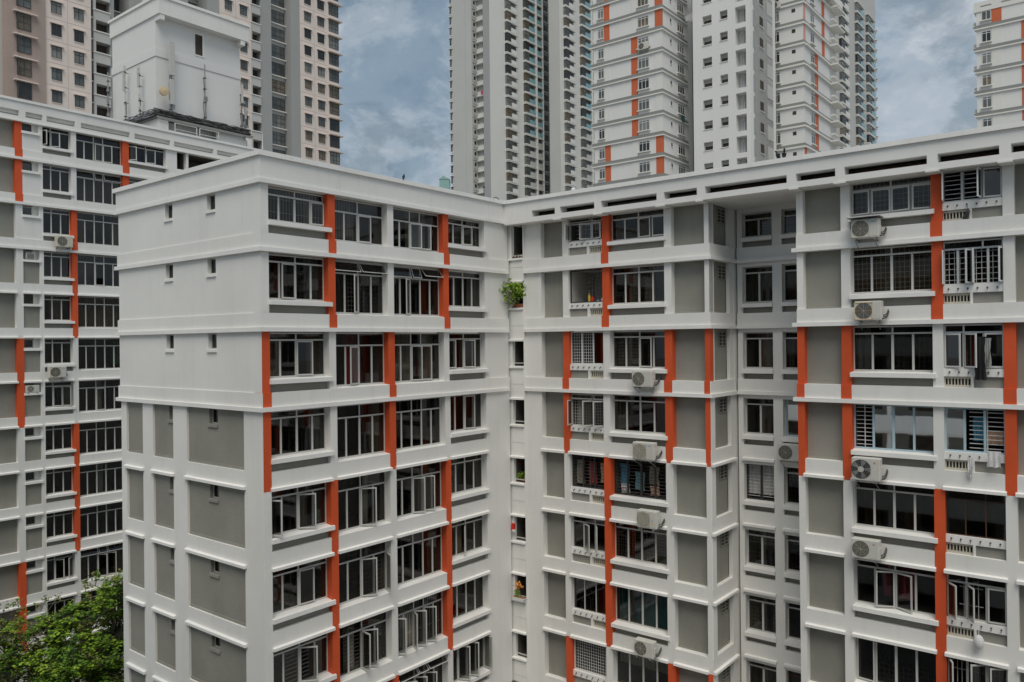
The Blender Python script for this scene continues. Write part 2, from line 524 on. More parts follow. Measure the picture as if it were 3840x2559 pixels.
# random furnishing
def furnish(seed, top=False):
    r = random.Random(seed)
    gr = r.choice([None, ('grid', 'grille_dark'), ('grid', 'grille_dark'), ('vbars', 'grille_light'), ('dense', 'grille_dark'), None])
    c = r.random()
    cu = None
    if c < .25: cu = ('curtain_grey' if r.random() < .5 else 'curtain_cream', [(0, .28), (.74, 1)])
    elif c < .45: cu = (r.choice(['curtain_brown', 'curtain_cream', 'curtain_grey']), [(.02, .55 + .3 * r.random())])
    elif c < .6: cu = (r.choice(['curtain_cream', 'curtain_grey', 'curtain_brown']), [(.5, .98)])
    elif c < .75: cu = ('blind', [(.02, .98)], r.uniform(.45, .75))
    return gr, cu

# ------------------------------------------------------------------ the facade grid
UPPER_V_COL, UPPER_V_BAND, LOW_V = -.15, -.085, -.12
def facade(parent, fr, LV, storeys, cols, bays, orange, upper, specs, tag_, ledge_ext=(0, 0), band_ext=0.0):
    wall = MB(); rooms = MB()
    u_min, u_max = cols[0][0], cols[-1][1]
    runs = {}
    for i in storeys:
        zt, zb = LV(i - 1), LV(i)
        zB = zb + .655                                   # top of the band
        up = i in upper
        bandv = UPPER_V_BAND if up else LOW_V
        colv = UPPER_V_COL if up else LOW_V
        ztop = zt + (.16 if (i - 1 in upper or i == storeys[0]) else 0)
        # columns
        for k, (a, b) in enumerate(cols):
            if k in orange.get(i, ()): runs.setdefault(k, []).append(i)
            else: wall.box(fr, a, b, -.6, colv, zB if up else zb, zt, 'white')
        # bands
        if up:
            wall.box(fr, u_min - band_ext, u_max, -.6, bandv, zb + .15, zB, 'white')
        else:
            for k in range(len(cols) - 1):
                wall.box(fr, cols[k][1], cols[k + 1][0], -.6, bandv, zb, zB, 'white')
        # ledge under this storey
        nxt_low = (not up)
        lg = MB()
        if up: lg.box(fr, u_min - ledge_ext[0], u_max + ledge_ext[1], -.6, 0, zb, zb + .15, 'white_trim')
        else:
            for k in range(len(cols) - 1):
                lg.sill(fr, cols[k][1] - .04, cols[k + 1][0] + .04, LOW_V + .002, 0, zb - .005, zb + .125, .03, 'white_trim')
        lg.build('ledge', parent)
        for bi, bay in enumerate(bays):
            a, b = cols[bi][1], cols[bi + 1][0]
            kind = bay[0]
            key = (tag_, bi, i)
            sp = dict(specs.get(key, {}))
            gr, cu = furnish(hash_(key))
            sp.setdefault('grille', gr); sp.setdefault('curtain', cu)
            rmt = sp.pop('room', 'room'); extra = sp.pop('extra', None)
            if kind == 'panel':
                p = MB(); p.box(fr, a - .02, b + .02, -.6, -.45, zB - .05, zt + .02, 'grey_panel')
                p.box(fr, a - .02, b + .02, -.45, -.425, zB - .05, zB + .09, 'grey_panel')
                p.build('wall_panel', parent)
            elif kind == 'wall':
                wall.box(fr, a - .01, b + .01, -.6, colv - .004, zB, zt, 'white')
            elif kind == 'sill':
                d = dict(cols=bay[1], trans=.27, tdiv=2, gls='glass'); d.update(bay[2] if len(bay) > 2 else {}); d.update(sp)
                z0 = zt - 1.65 if i > storeys[0] or LV is LD else zb + 1.16
                z0 = zb + 1.15
                window(parent, fr, a, b, z0, zt - .03, -.42, sill=(-.03, zb + .95, z0 + .005, a - .02, b + .10, 'white_trim'),
                       spandrel=(-.30, zB - .05, zb + .97), **d)
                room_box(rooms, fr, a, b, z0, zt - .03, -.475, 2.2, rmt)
            elif kind == 'tall':
                d = dict(cols=bay[1], trans=.50, tdiv=bay[2], gls='glass'); d.update(bay[3] if len(bay) > 3 else {}); d.update(sp)
                z0 = zB + .05
                window(parent, fr, a, b, z0, zt - .03, -.42, sill=(bandv + .004 if not up else -.10, zB - .04, z0 + .004, a - .02, b + .02, 'white_trim'), **d)
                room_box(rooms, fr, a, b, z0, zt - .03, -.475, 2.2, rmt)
            elif kind == 'kitchen':
                d = dict(cols=3, trans=.27, tgroups=(2, 1), gls='glass'); d.update(bay[1] if len(bay) > 1 else {}); d.update(sp)
                z0 = zb + 1.28
                wo2 = window(parent, fr, a, b, z0, zt - .03, -.30, **d)
                room_box(rooms, fr, a, b, z0, zt - .03, -.355, 2.0, rmt)
                # beam with the six laundry pole holders
                bm = MB(); bm.box(fr, a, b, -.5, -.20, zb + 1.02, z0, 'white_trim'); bm.build('sill', wo2)
                for q in range(6):
                    hk = MB()
                    u = a + (b - a) * (q + .6) / 6.2
                    hk.tube([fr.P(u, -.2, zb + 1.17), fr.P(u, -.12, zb + 1.15), fr.P(u + .01, -.09, zb + 1.10)], .014, 'metal_dark', 6)
                    hk.disc(fr, u, -.197, zb + 1.165, .032, 'metal_dark', 8)
                    hk.build('pole_holder', wo2)
                left = bay[2] if len(bay) > 2 else 'R'
                wv = (b - a)
                if left == 'R': va, vb, pa, pb = b - wv * .40, b, a, b - wv * .46
                else: va, vb, pa, pb = a, a + wv * .46, a + wv * .50, b
                bx('spandrel', wo2, 'grey_plain', (fr, pa, pb, -.5, -.28, zB - .03, zb + 1.02))
                fill = MB()
                fill.box(fr, a, b, -.6, -.5, zB - .05, zb + 1.02, 'white')
                if left == 'R': fill.box(fr, pb, va, -.5, -.2, zB - .03, zb + 1.02, 'white')
                else: fill.box(fr, vb, pa, -.5, -.2, zB - .03, zb + 1.02, 'white')
                vt = MB()
                zv0, zv1 = zB + .03, zb + .99
                vt.box(fr, va, vb, -.42, -.40, zv0, zv1, 'slot_dark')
                nb = max(5, int((vb - va) / .10))
                for q in range(nb + 1):
                    u = va + (vb - va - .035) * q / nb
                    vt.box(fr, u, u + .035, -.40, -.29, zv0 + .05, zv1 - .05, 'ac_cream')
                vt.box(fr, va, vb, -.40, -.28, zv0 - .03, zv0 + .05, 'ac_cream'); vt.box(fr, va, vb, -.40, -.28, zv1 - .05, zv1 + .02, 'ac_cream')
                vt.build('vent', wo2)
                fill.build('sill', wo2)
            elif kind == 'small':                           # little window high up, panel below
                low = not up
                z0 = zt - .62
                d = dict(cols=1, trans=0, gls='glass_dark'); d.update(sp); d['grille'] = None
                ww = (b - a) * .70
                window(parent, fr, a, a + ww, z0, zt - .06, -.45, sill=None, name='small_window', **d)
                wall.box(fr, a + ww, b, -.7, -.44, z0, zt, 'white')
                room_box(rooms, fr, a, b, z0, zt - .06, -.51, 1.2, rmt)
                s = MB(); s.sill(fr, a - .03, b + .05, -.5, -.02, z0 - .17, z0 + .01, .03, 'white_trim'); s.build('sill', parent)
                p = MB(); p.box(fr, a - .01, b + .01, -.6, -.22 if low else colv - .003, zB - .02, z0 - .16, 'grey_panel' if low else 'white')
                p.build('wall_panel', parent)
            elif kind == 'opening':
                s = MB(); s.box(fr, a, b, -.5, -.1, zb + .95, zb + 1.1, 'white_trim'); s.build('sill', parent)
                wall.box(fr, a, b, -.5, -.16, zB, zb + .95, 'white')
                room_box(rooms, fr, a, b, zb + 1.1, zt - .03, -.5, 2.2, 'room')
    # orange pillars: one object per unbroken run of storeys
    for k, lst in runs.items():
        a, b = cols[k]
        seg = [[lst[0]]]
        for q in lst[1:]:
            if q == seg[-1][-1] + 1: seg[-1].append(q)
            else: seg.append([q])
        for sg in seg:
            o = MB()
            for q in sg:
                zt, zb = LV(q - 1), LV(q); up = q in upper
                wall.box(fr, a, b, -.6, -.4651, zb, zt, 'white')
                if up:
                    o.box(fr, a - .01, b + .01, -.465, UPPER_V_COL + .003, zb + .655, zt - .002, 'orange')
                    o.box(fr, a - .03, b + .02, -.5, UPPER_V_BAND + .004, zb + .152, zb + .659, 'orange')
                else:
                    o.box(fr, a - .005, b + .005, -.465, LOW_V + .004, zb, zt if q - 1 not in upper else zt - .002, 'orange')
            o.build('orange_pillar', parent)
    wall.build('wall', parent)
    rooms.build('interior', parent)
def hash_(k): return sum(ord(c) * (i + 3) * 31 for i, c in enumerate(str(k)))

# ================================================================== the main block (L shape)
main = thing('apartment_block', 'white apartment block with orange pillars and grey panels wrapped round an inner corner', 'building', (CORNER.x, CORNER.y, GROUND))
UP = {1, 2, 3}
ST = range(1, 9)
SP = {}
def spec(t, b, i, **k): SP[(t, b, i)] = k
# --- wing facing the corner (A)
def op(**k): return {int(a[1:]): v for a, v in k.items()}
spec('A', 0, 1, grille=('vbars', 'grille_light'), curtain=('curtain_cream', [(.72, .9)]), opens=op(c3=(6, 'L')))
spec('A', 1, 1, grille=('vbars', 'grille_light', (0, .45)), curtain=('curtain_grey', [(.0, .5)]), opens=op(c2=(6, 'L')))
spec('A', 2, 1, grille=None, curtain=('curtain_grey', [(.42, .8)]), opens=op(c2=(22, 'L'), c3=(18, 'L')))
spec('A', 3, 1, grille=('vbars', 'grille_light'), curtain=None, opens=op(c2=(9, 'L')))
spec('A', 0, 2, grille=('grid', 'grille_dark'), curtain=('curtain_grey', [(.78, .98)]), opens=op(c1=(8, 'R')))
spec('A', 1, 2, grille=('grid', 'grille_dark'), curtain=None, opens=op(c1=(38, 'R')), tilts={0: 32, 1: 34})
spec('A', 2, 2, grille=None, curtain=None, opens=op(c1=(30, 'R')), tilts={0: 16, 1: 20, 2: 42})
spec('A', 3, 2, grille=None, curtain=('curtain_grey', [(.72, .97)]))
spec('A', 0, 3, grille=None, curtain=('curtain_brown', [(.0, .3), (.78, 1)]), opens=op(c2=(12, 'L')))
spec('A', 1, 3, grille=None, curtain=('curtain_red', [(.3, .62)]), opens=op(c1=(20, 'R')))
spec('A', 2, 3, grille=None, curtain=('curtain_cream', [(.1, .5), (.62, .95)]), opens=op(c2=(14, 'L'), c3=(12, 'L')))
spec('A', 3, 3, grille=None, curtain=('curtain_brown', [(.5, .95)]), opens=op(c0=(14, 'L'), c2=(26, 'L')))
spec('A', 0, 4, grille=None, curtain=('curtain_grey', [(.78, .98)])); spec('A', 1, 4, grille=None, curtain=('curtain_brown', [(.78, 1)]))
spec('A', 2, 4, grille=None, curtain=('curtain_brown', [(.0, .15)]))
spec('A', 3, 4, grille=None, curtain=None, trans=0, opens=op(c2=(16, 'L')))
spec('A', 0, 5, grille=None, curtain=('curtain_brown', [(.55, .75)]), opens=op(c0=(62, 'L'), c2=(34, 'L')))
spec('A', 1, 5, grille=None, curtain=('curtain_cream', [(0, .16), (.62, .76)]), opens=op(c2=(36, 'L')))
spec('A', 2, 5, grille=None, curtain=('curtain_brown', [(.6, .9)]), opens=op(c2=(32, 'L'), c3=(34, 'L')))
spec('A', 3, 5, grille=None, curtain=None)
spec('A', 0, 6, grille=('grid', 'grille_dark', (0, .5)), curtain=None, opens=op(c2=(5, 'L')))
spec('A', 1, 6, grille=('grid', 'grille_dark', (.2, 1)), curtain=None, opens=op(c2=(30, 'L'), c3=(66, 'R')))
spec('A', 2, 6, grille=('grid', 'grille_dark', (0, .4)), curtain=('curtain_brown', [(.8, .98)]))
spec('A', 3, 6, grille=None, curtain=('curtain_brown', [(.35, .5)]), opens=op(c1=(40, 'R')))
spec('A', 0, 7, grille=('hbars', 'grille_light', (.3, .7)), curtain=('curtain_brown', [(.75, 1)]), opens=op(c2=(40, 'L')))
spec('A', 1, 7, grille=('hbars', 'grille_dark'), curtain=('curtain_cream', [(.25, .45)]), opens=op(c1=(82, 'R'), c2=(36, 'L')))
spec('A', 2, 7, grille=('vbars', 'grille_light'), curtain=('curtain_cream', [(.2, .6)]), opens=op(c0=(55, 'L'), c1=(62, 'R'), c2=(52, 'L'), c3=(46, 'L')))
spec('A', 3, 7, grille=None, curtain=('curtain_brown', [(.0, .2)]), trans=0)
spec('A', 2, 8, grille=None, curtain=None, opens=op(c1=(50, 'L'), c2=(50, 'L'), c3=(48, 'L')), tilts={0: 48, 1: 48, 2: 50})
spec('A', 3, 8, grille=None, curtain=None, trans=0, opens=op(c1=(60, 'L'), c2=(62, 'L'), c3=(84, 'R')))
cols_A = [(.042, .35), (2.95, 3.27), (5.95, 6.28), (9.22, 9.55), (12.0, 13.72)]
bays_A = [('sill', 4, dict(widths=(1, 1.12, 1.12, 1))), ('tall', 4, 2), ('tall', 5, 3, dict(tgroups=(2, 1, 2))), ('sill', 4)]
or_A = {1: {1, 3}, 2: {1, 3}, 3: {0, 2}, 4: {0, 2}, 5: {1, 3}, 6: {1, 3}, 7: {1, 3}, 8: {0, 2}}
facade(main, A, LM, ST, cols_A, bays_A, or_A, UP, SP, 'A', ledge_ext=(.142, -.10), band_ext=.055)
# --- wing on the right, section beside the inner corner (B1) and the projecting end section (B2)
BLK = dict(frame='frame_dark', trans=0)
spec('B1', 1, 1, grille=('grid', 'grille_light', (.15, .9)), curtain=None, opens=op(c0=(80, 'L'), c1=(28, 'R'), c2=(18, 'L')), tilts={0: 35, 1: 30})
spec('B1', 2, 1, grille=('grid', 'grille_dark'), curtain=None, opens=op(c2=(10, 'L'), c3=(9, 'R')))
spec('B1', 1, 2, grille=('grid', 'grille_dark', (.42, 1)), curtain=None, frame='frame_dark', trans=0, clear=(0, 1, 2), cols=1, room='room_light')
spec('B1', 2, 2, grille=('grid', 'grille_dark'), curtain=('curtain_cream', [(.27, .46), (.55, .72)]))
spec('B1', 1, 3, grille=('dense', 'grille_white', (0, .68)), curtain=None, trans=0, cols=3, clear=(0, 1), gls='glass_brown', frame='frame_white')
spec('B1', 2, 3, grille=('hbars', 'grille_dark'), curtain=('curtain_cream', [(0, .47)]), opens=op(c2=(10, 'L')))
spec('B1', 1, 4, grille=('dense', 'grille_light'), curtain=('curtain_cream', [(.1, .5)]), opens=op(c0=(76, 'L'), c1=(58, 'R'), c2=(44, 'R')), tilts={0: 25, 1: 25})
spec('B1', 2, 4, grille=None, curtain=('curtain_brown', [(.0, .22)]))
spec('B1', 1, 5, grille=('hbars', 'grille_dark'), curtain=None, frame='frame_dark', trans=0, cols=3, clear=(0, 1, 2))
spec('B1', 2, 5, grille=('hbars', 'grille_dark'), curtain=None, frame='frame_dark', trans=0, cols=4, clear=(0, 1, 2, 3))
spec('B1', 1, 6, grille=None, curtain=None, opens=op(c1=(34, 'L'), c2=(52, 'L')))
spec('B1', 2, 6, grille=('dense', 'grille_light'), curtain=None, gls='glass_dark')
spec('B1', 1, 7, grille=None, curtain=None, trans=0, fw=.03, gls='glass_dark')
spec('B1', 2, 7, grille=None, curtain=('curtain_teal', [(.0, .24), (.3, 1)]), trans=0)
spec('B1', 1, 8, grille=('dense', 'grille_white'), curtain=None, trans=0, cols=1, clear=(0,), frame='frame_white')
spec('B1', 2, 8, grille=None, curtain=('blind', [(.02, .98)], .55), trans=0)
cols_B1 = [(.72, 1.66), (2.9, 3.22), (5.05, 5.39), (8.09, 8.42), (9.9, 10.10)]
bays_B1 = [('panel',), ('kitchen', {}, 'R'), ('sill', 4), ('panel',)]
or_B1 = {1: {2}, 2: {2}, 3: {1, 3, 4}, 4: {1, 3, 4}, 5: {2}, 6: {2}, 7: {2}, 8: {1, 3, 4}}
facade(main, B, LM, ST, cols_B1, bays_B1, or_B1, UP, SP, 'B1', ledge_ext=(0, .15))
spec('B2', 1, 1, grille=('grid', 'grille_light'), curtain=('curtain_grey', [(0, .24), (.5, .72)]), opens=op(c0=(7, 'L'), c1=(5, 'R'), c2=(9, 'L'), c3=(7, 'R')))
spec('B2', 2, 1, grille=('hbars', 'grille_white', (.03, .68)), curtain=None, trans=0, cols=3, frame='frame_white', opens=op(c0=(82, 'L'), c1=(86, 'R'), c2=(7, 'R')), gls='glass_blue')
spec('B2', 1, 2, grille=('grid', 'grille_light'), curtain=('curtain_brown', [(0, 1)]))
spec('B2', 2, 2, grille=('grid', 'grille_white'), curtain=None, cols=4, frame='frame_white', opens=op(c0=(85, 'L'), c1=(70, 'R'), c2=(84, 'L'), c3=(80, 'R')), gls='glass_blue')
spec('B2', 1, 3, grille=('grid', 'grille_dark', (.5, 1)), curtain=('curtain_grey', [(0, .2)]))
spec('B2', 2, 3, grille=None, curtain=None, tgroups=(1, 2), opens=op(c0=(20, 'L'), c1=(42, 'L'), c2=(8, 'R')), frame='frame_white', gls='glass_dark')
spec('B2', 1, 4, grille=('hbars', 'grille_white', (.02, .24)), curtain=None, frame='frame_blue', trans=0, cols=4, clear=(0,), gls='glass_mirror')
spec('B2', 2, 4, grille=('hbars', 'grille_white', (.4, 1)), curtain=None, frame='frame_blue', trans=0, cols=3, clear=(1, 2), gls='glass_mirror')
spec('B2', 1, 5, grille=None, curtain=('curtain_brown', [(.1, .3), (.6, .8)]), gls='glass_dark')
spec('B2', 2, 5, grille=None, curtain=('curtain_brown', [(.15, .85)], .45), frame='frame_brown', trans=.28, cols=3, fw=.025, gls='glass_brown')
spec('B2', 1, 6, grille=None, curtain=('curtain_red', [(.32, .42), (.52, .74)], .2), opens=op(c1=(24, 'R'), c2=(22, 'L')))
spec('B2', 2, 6, grille=('vbars', 'grille_light', (.2, .6)), curtain=None, tgroups=(1, 2), opens=op(c0=(52, 'L'), c1=(60, 'L'), c2=(6, 'R')), gls='glass_dark')
spec('B2', 1, 7, grille=('grid', 'grille_dark', (.22, 1)), curtain=None, trans=0, opens=op(c0=(6, 'L')))
spec('B2', 2, 7, grille=('vbars', 'grille_light'), curtain=None, trans=0, opens=op(c0=(66, 'L'), c1=(38, 'R'), c2=(30, 'R')), gls='glass_dark')
cols_B2 = [(13.63, 13.87), (15.23, 15.55), (18.2, 18.52), (20.28, 20.6), (22.1, 22.5)]
bays_B2 = [('panel',), ('sill', 4), ('kitchen', {}, 'L'), ('panel',)]
or_B2 = {1: {2}, 2: {2}, 3: {0, 1, 3}, 4: {0, 1, 3}, 5: {2}, 6: {2}, 7: {2}, 8: {2}}
facade(main, B, LM, ST, cols_B2, bays_B2, or_B2, UP, SP, 'B2', ledge_ext=(.15, 0))

# --- the strip with the stair windows in the inner corner
s = MB()
for i in ST:
    rm = MB()
    zt, zb = LM(i - 1), LM(i)
    wt_, wb_ = zt - .44, zt - 1.62
    if i == 1: wt_ = zt + .03
    u0, u1, w0, w1 = -.5, .72, .02, .70
    s.box(B, u0, w0, -.17, 0, zb, zt, 'white'); s.box(B, w1, u1 - .002, -.17, 0, zb, zt, 'white')
    s.box(B, w0, w1, -.17, 0, zb, wb_, 'white')
    if i > 1: s.box(B, w0, w1, -.17, 0, wt_, zt, 'white')
    # shallow framed panel under each window
    s.box(B, -.05, .70, 0, .012, zb + .32, wb_ - .18, 'white')
    led = MB()
    if i > 1: led.sill(B, -.13, .70, .002, .12, wt_ + .01, wt_ + .12, .03, 'white_trim')
    if led.f: led.build('ledge', main)
    led = MB(); led.sill(B, -.13, .70, .002, .10, wb_ - .10, wb_ + .002, .02, 'white_trim'); led.build('sill', main)
    room_box(rm, B, w0, w1, wb_, min(wt_, zt), -.172, 2.4); rm.build('interior', main)
    w = MB(); 
    w.box(B, w0, w1, -.15, -.11, wb_ + .12, wb_ + .16, 'frame'); w.box(B, w0, w0 + .025, -.15, -.11, wb_, wb_ + .12, 'frame')
    w.box(B, w1 - .025, w1, -.15, -.11, wb_, wb_ + .12, 'frame')
    w.build('stair_rail', main)
s.build('wall', main)

# --- the set-back bay between the two sections
RD = 2.62
Rs = B.side(10.25)                       # its return wall, seen from the right
Rb = B.at(0, -RD)                        # its back wall
s = MB(); rm = MB()
for i in ST:
    zt, zb = LM(i - 1), LM(i); up = i in UP; zB = zb + .655
    bv = UPPER_V_BAND if up else LOW_V; cv = UPPER_V_COL if up else LOW_V
    # return wall: frame Rs has u going back, v towards the right
    s.box(Rs, .152, .52, -.3, cv, zB, zt, 'white'); s.box(Rs, 2.15, 2.60, -.3, cv, zB, zt, 'white')
    s.box(Rs, .088 if up else .124, 2.60, -.3, bv, zb + .15, zB, 'white')
    ((lambda m_: (m_.box(Rs, .6, 2.61, -.3, 0, zb, zb + .15, 'white_trim') if up else m_.sill(Rs, .10, 2.50, -.125, 0, zb - .005, zb + .125, .03, 'white_trim'), m_.build('ledge', main)))(MB()))
    if not up: s.box(Rs, .124, 2.60, -.3, bv - .002, zb, zb + .15, 'white')
    p = MB(); p.box(Rs, .50, 2.17, -.5, -.33, zB - .05, zt + .02, 'grey_panel'); p.box(Rs, .50, 2.17, -.33, -.30, zB - .05, zB + .08, 'grey_panel')
    p.build('wall_panel', main)
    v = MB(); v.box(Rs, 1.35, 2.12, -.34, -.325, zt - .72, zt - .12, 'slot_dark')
    for q in range(5): v.box(Rs, 1.35, 2.12, -.325, -.29, zt - .72 + q * .14, zt - .69 + q * .14, 'grey_plain')
    for q in range(3): v.box(Rs, 1.35 + q * .37, 1.39 + q * .37, -.325, -.288, zt - .72, zt - .12, 'grey_plain')
    v.build('vent', main)
    # back wall
    ledge = MB()
    for (a, b) in ((10.2, 10.42), (11.72, 12.12), (13.3, 13.7)): s.box(Rb, a, b, -.5, cv, zb if not up else zB, zt, 'white')
    if up: s.box(Rb, 10.2, 13.7, -.5, bv, zb + .15, zB, 'white'); ledge.box(Rb, 10.2, 13.7, -.5, 0, zb, zb + .15, 'white_trim')
    else:
        for (a, b) in ((10.42, 11.72), (12.12, 13.3)):
            s.box(Rb, a, b, -.5, bv, zb, zB, 'white'); ledge.sill(Rb, a - .04, b + .04, LOW_V + .002, 0, zb - .005, zb + .125, .03, 'white_trim')
    ledge.build('ledge', main)
    for k, (a, b) in enumerate(((10.42, 11.72), (12.12, 13.3))):
        if i == 1 and k == 0:
            zt -= .10; s.box(Rb, 10.2, 13.7, -.5, cv + .004, zt, zt + .08, 'white')
        z0 = zb + 1.10; kw = dict(cols=2, trans=.27, tdiv=1)
        gr, cu = furnish(i * 17 + k * 5); kw.update(grille=gr, curtain=cu)
        if i == 5 and k == 0: kw.update(frame='frame_dark', trans=0, grille=('hbars', 'grille_white'), curtain=('cloth_white', [(0, 1)], .12), clear=(0, 1))
        if i == 4 and k == 1: kw.update(frame='frame_blue', trans=0, cols=1, gls='glass_mirror', grille=None, curtain=None)
        if i == 3 and k == 0: kw.update(grille=None, curtain=('curtain_cream', [(.5, .95)]))
        if i == 8 and k == 1: kw.update(frame='frame_brown')
        window(main, Rb, a, b, z0, zt - .16, -.40, sill=(-.02, zb + .90, z0 + .005, a - .02, b + .02, 'white_trim'), spandrel=(-.30, zB - .04, zb + .92), **kw)
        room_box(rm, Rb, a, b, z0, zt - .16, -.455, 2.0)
        s.box(Rb, a - .01, b + .01, -.5, cv - .01, zt - .16, zt, 'white')
# left-facing return of the end section
Rl = Fr(B.P(13.48, 0, 0)[:2], tuple(-x for x in dA))
for i in ST:
    zt, zb = LM(i - 1), LM(i); up = i in UP
    s.box(Rl, -RD, -.6, -.3, -.16, zb, zt, 'white')
s.build('wall', main); rm.build('interior', main)

# --- gable
g = MB(); rm = MB()
for i in ST:
    zt, zb = LM(i - 1), LM(i); zB = zb + .655
    if i in UP:
        zlo = zB
        # wall with two small windows
        w_ = [(-6.62, -6.05), (-3.55, -2.98)]
        zw1 = zt - .02 if i > 1 else zt - .02
        zw0 = zw1 - .58
        xs = [-10.55, -6.62, -6.05, -3.55, -2.98, -.151]
        for k in (0, 2, 4): g.box(G, xs[k], xs[k + 1], -.40, -.121, zB, zt, 'white')
        for a, b in w_:
            g.box(G, a, b, -.6, -.121, zB, zw0, 'white'); g.box(G, a, b, -.6, -.121, zw1, zt, 'white')
        g.box(G, -10.62, -.088, -.6, -.081, zb + .15, zB, 'white')
        ld = MB(); ld.box(G, -10.72, -.6, -.6, 0, zb, zb + .15, 'white_trim')
        if i == 1: pass
        ld.build('ledge', main)
        wl_ = [(a, b, zw0, zw1, -.121) for a, b in w_]
    else:
        gc = [(-10.45, -9.99), (-8.6, -7.76), (-6.16, -5.14), (-1.27, -.128)]
        for a, b in gc: g.box(G, a, b, -.40, -.117, zb, zt, 'white')
        for k in range(3):
            a, b = gc[k][1], gc[k + 1][0]
            g.box(G, a, b, -.6, -.117, zb, zB, 'white')
            ld = MB()
            ld.sill(G, a - .1, b + .1, -.115, .0, zb - .005, zb + .125, .03, 'white_trim'); ld.build('ledge', main)
            p = MB()
            zw1 = zt - .03; zw0 = zt - .60; pv = -.21
            if k == 0: p.box(G, a, b, -.6, pv, zB, zt, 'grey_panel')
            else:
                wa, wb = (b - .46, b) if k == 1 else (-3.68, -3.10)
                p.box(G, a, wa, -.6, pv, zB, zt, 'grey_panel')
                if wb < b - .01: p.box(G, wb, b, -.6, pv, zB, zt, 'grey_panel')
                p.box(G, wa, wb, -.6, pv, zB, zw0, 'grey_panel'); p.box(G, wa, wb, -.6, pv, zw1, zt, 'grey_panel')
            p.box(G, a, b, pv, pv + .025, zB, zB + .10, 'grey_panel')
            p.build('wall_panel', main)
        wl_ = [(-6.16 - 1.6 + 1.14, -6.16, zt - .60, zt - .03, -.21), (-3.68, -3.10, zt - .60, zt - .03, -.21)]
        wl_[0] = (-6.62, -6.16, zt - .60, zt - .03, -.21)
    for a, b, z0, z1, vv in wl_:
        w = MB(); vf = vv - .13
        w.box(G, a, a + .04, vf - .04, vf, z0, z1, 'frame'); w.box(G, b - .04, b, vf - .04, vf, z0, z1, 'frame')
        w.box(G, a + .04, b - .04, vf - .04, vf, z0, z0 + .04, 'frame'); w.box(G, a + .04, b - .04, vf - .04, vf, z1 - .04, z1, 'frame')
        wo_ = w.build('toilet_window', main)
        p = MB(); p.quad(G, a + .04, b - .04, vf - .02, z0 + .04, z1 - .04, 'glass_blue'); p.build('pane', wo_)
        sl = MB(); sl.sill(G, a - .05, b + .02, vv - .2, vv + .06, z0 - .12, z0 + .002, .02, 'white_trim' if i in UP else 'grey_plain'); sl.build('sill', wo_)
        room_box(rm, G, a, b, z0, z1, -.6, 1.0)
g.box(G, -10.45, -.2, -.40, -.15, GROUND, LM(8), 'white')
g.build('wall', main); rm.build('interior', main)
# lower storeys (out of view), back walls, roof
lo = MB()
lo.box(A, .4, 13.7, -.6, -.15, GROUND, LM(8), 'white')
lo.box(B, -.3, 10.1, -.6, -.15, GROUND, LM(8), 'white'); lo.box(B, 13.6, 22.5, -.6, -.15, GROUND, LM(8), 'white'); lo.box(Rb, 10.1, 13.6, -.6, -.15, GROUND, LM(8), 'white')
Gl = Fr(G.P(-10.55, 0, 0)[:2], tuple(-x for x in dA))
lo.box(Gl, -24.0, -.6, -.3, -.02, GROUND, 5.6, 'white')       # far side of the gable wing
lo.box(B.at(0, -10.5), -10.0, 22.5, -.3, 0, GROUND, 5.6, 'white')
lo.box(B.side(22.5), .6, 10.4, -.3, 0, GROUND, 5.6, 'white')
lo.build('wall', main)
rf = MB()
rf.box(A, .3, 13.7, -10.3, -.45, 6.05, 6.25, 'tile_roof'); rf.box(B, -.3, 22.3, -10.3, -.6, 6.06, 6.27, 'tile_roof')
rf.build('roof', main)
# --- parapet
pa = MB()
PZ0, PZ1, PT = L0 + .15, 6.56, 6.73
pa.box(A, -.05, 13.40, -.4, -.055, PZ0, PZ1, 'white')
pa.box(G, -10.62, -.41, -.4, -.05, PZ0, PZ1, 'white')
pa.box(A, -.14, 13.30, -.5, .04, PZ1, PT, 'white_trim'); pa.box(G, -10.75, -.5, -.5, .04, PZ1 + .0, PT, 'white_trim')
BV = .46                                   # the right wing's parapet overhangs its wall
PA0, PA1, PA2 = L0 - .06, 5.80, 6.09
slots = [(1.62, 2.93), (3.22, 5.05), (5.40, 8.10), (8.43, 9.90), (10.24, 13.50), (13.84, 15.24), (15.55, 18.2), (18.52, 20.28), (20.6, 22.4)]
pa.box(B, -1.2, 22.5, -.1, BV, PA0, PA1, 'white'); pa.box(B, -1.2, 22.5, -.1, BV, PA2, PZ1, 'white')
last = -1.2
for a, b in slots: pa.box(B, last, a, -.1, BV, PA1, PA2, 'white'); last = b
pa.box(B, last, 22.5, -.1, BV, PA1, PA2, 'white')
pa.box(B, -1.2, 22.5, -.5, BV + .09, PZ1, PT + .002, 'white_trim')
pa.box(B, -.5, 22.5, -.6, -.1, PA0 + .004, PA1 - .1, 'white')
for a, b in cols_B1[1:] + cols_B2: pa.box(B, a - .05, b + .05, -.1, BV + .03, PA0 - .05, PA0 + .02, 'white')
# soffit over the set-back bay
so = MB(); so.box(B, 10.0, 13.8, -3.4, -.60, PA0 + .004, 6.0, 'white'); so.build('soffit', main)
fl = MB(); fl.box(Rs, 2.55, 3.3, -.4, -.13, GROUND, 5.57, 'white'); fl.box(Rs, .64, 3.3, -.60, -.52, GROUND, 5.9, 'grey_plain'); fl.build('wall', main)

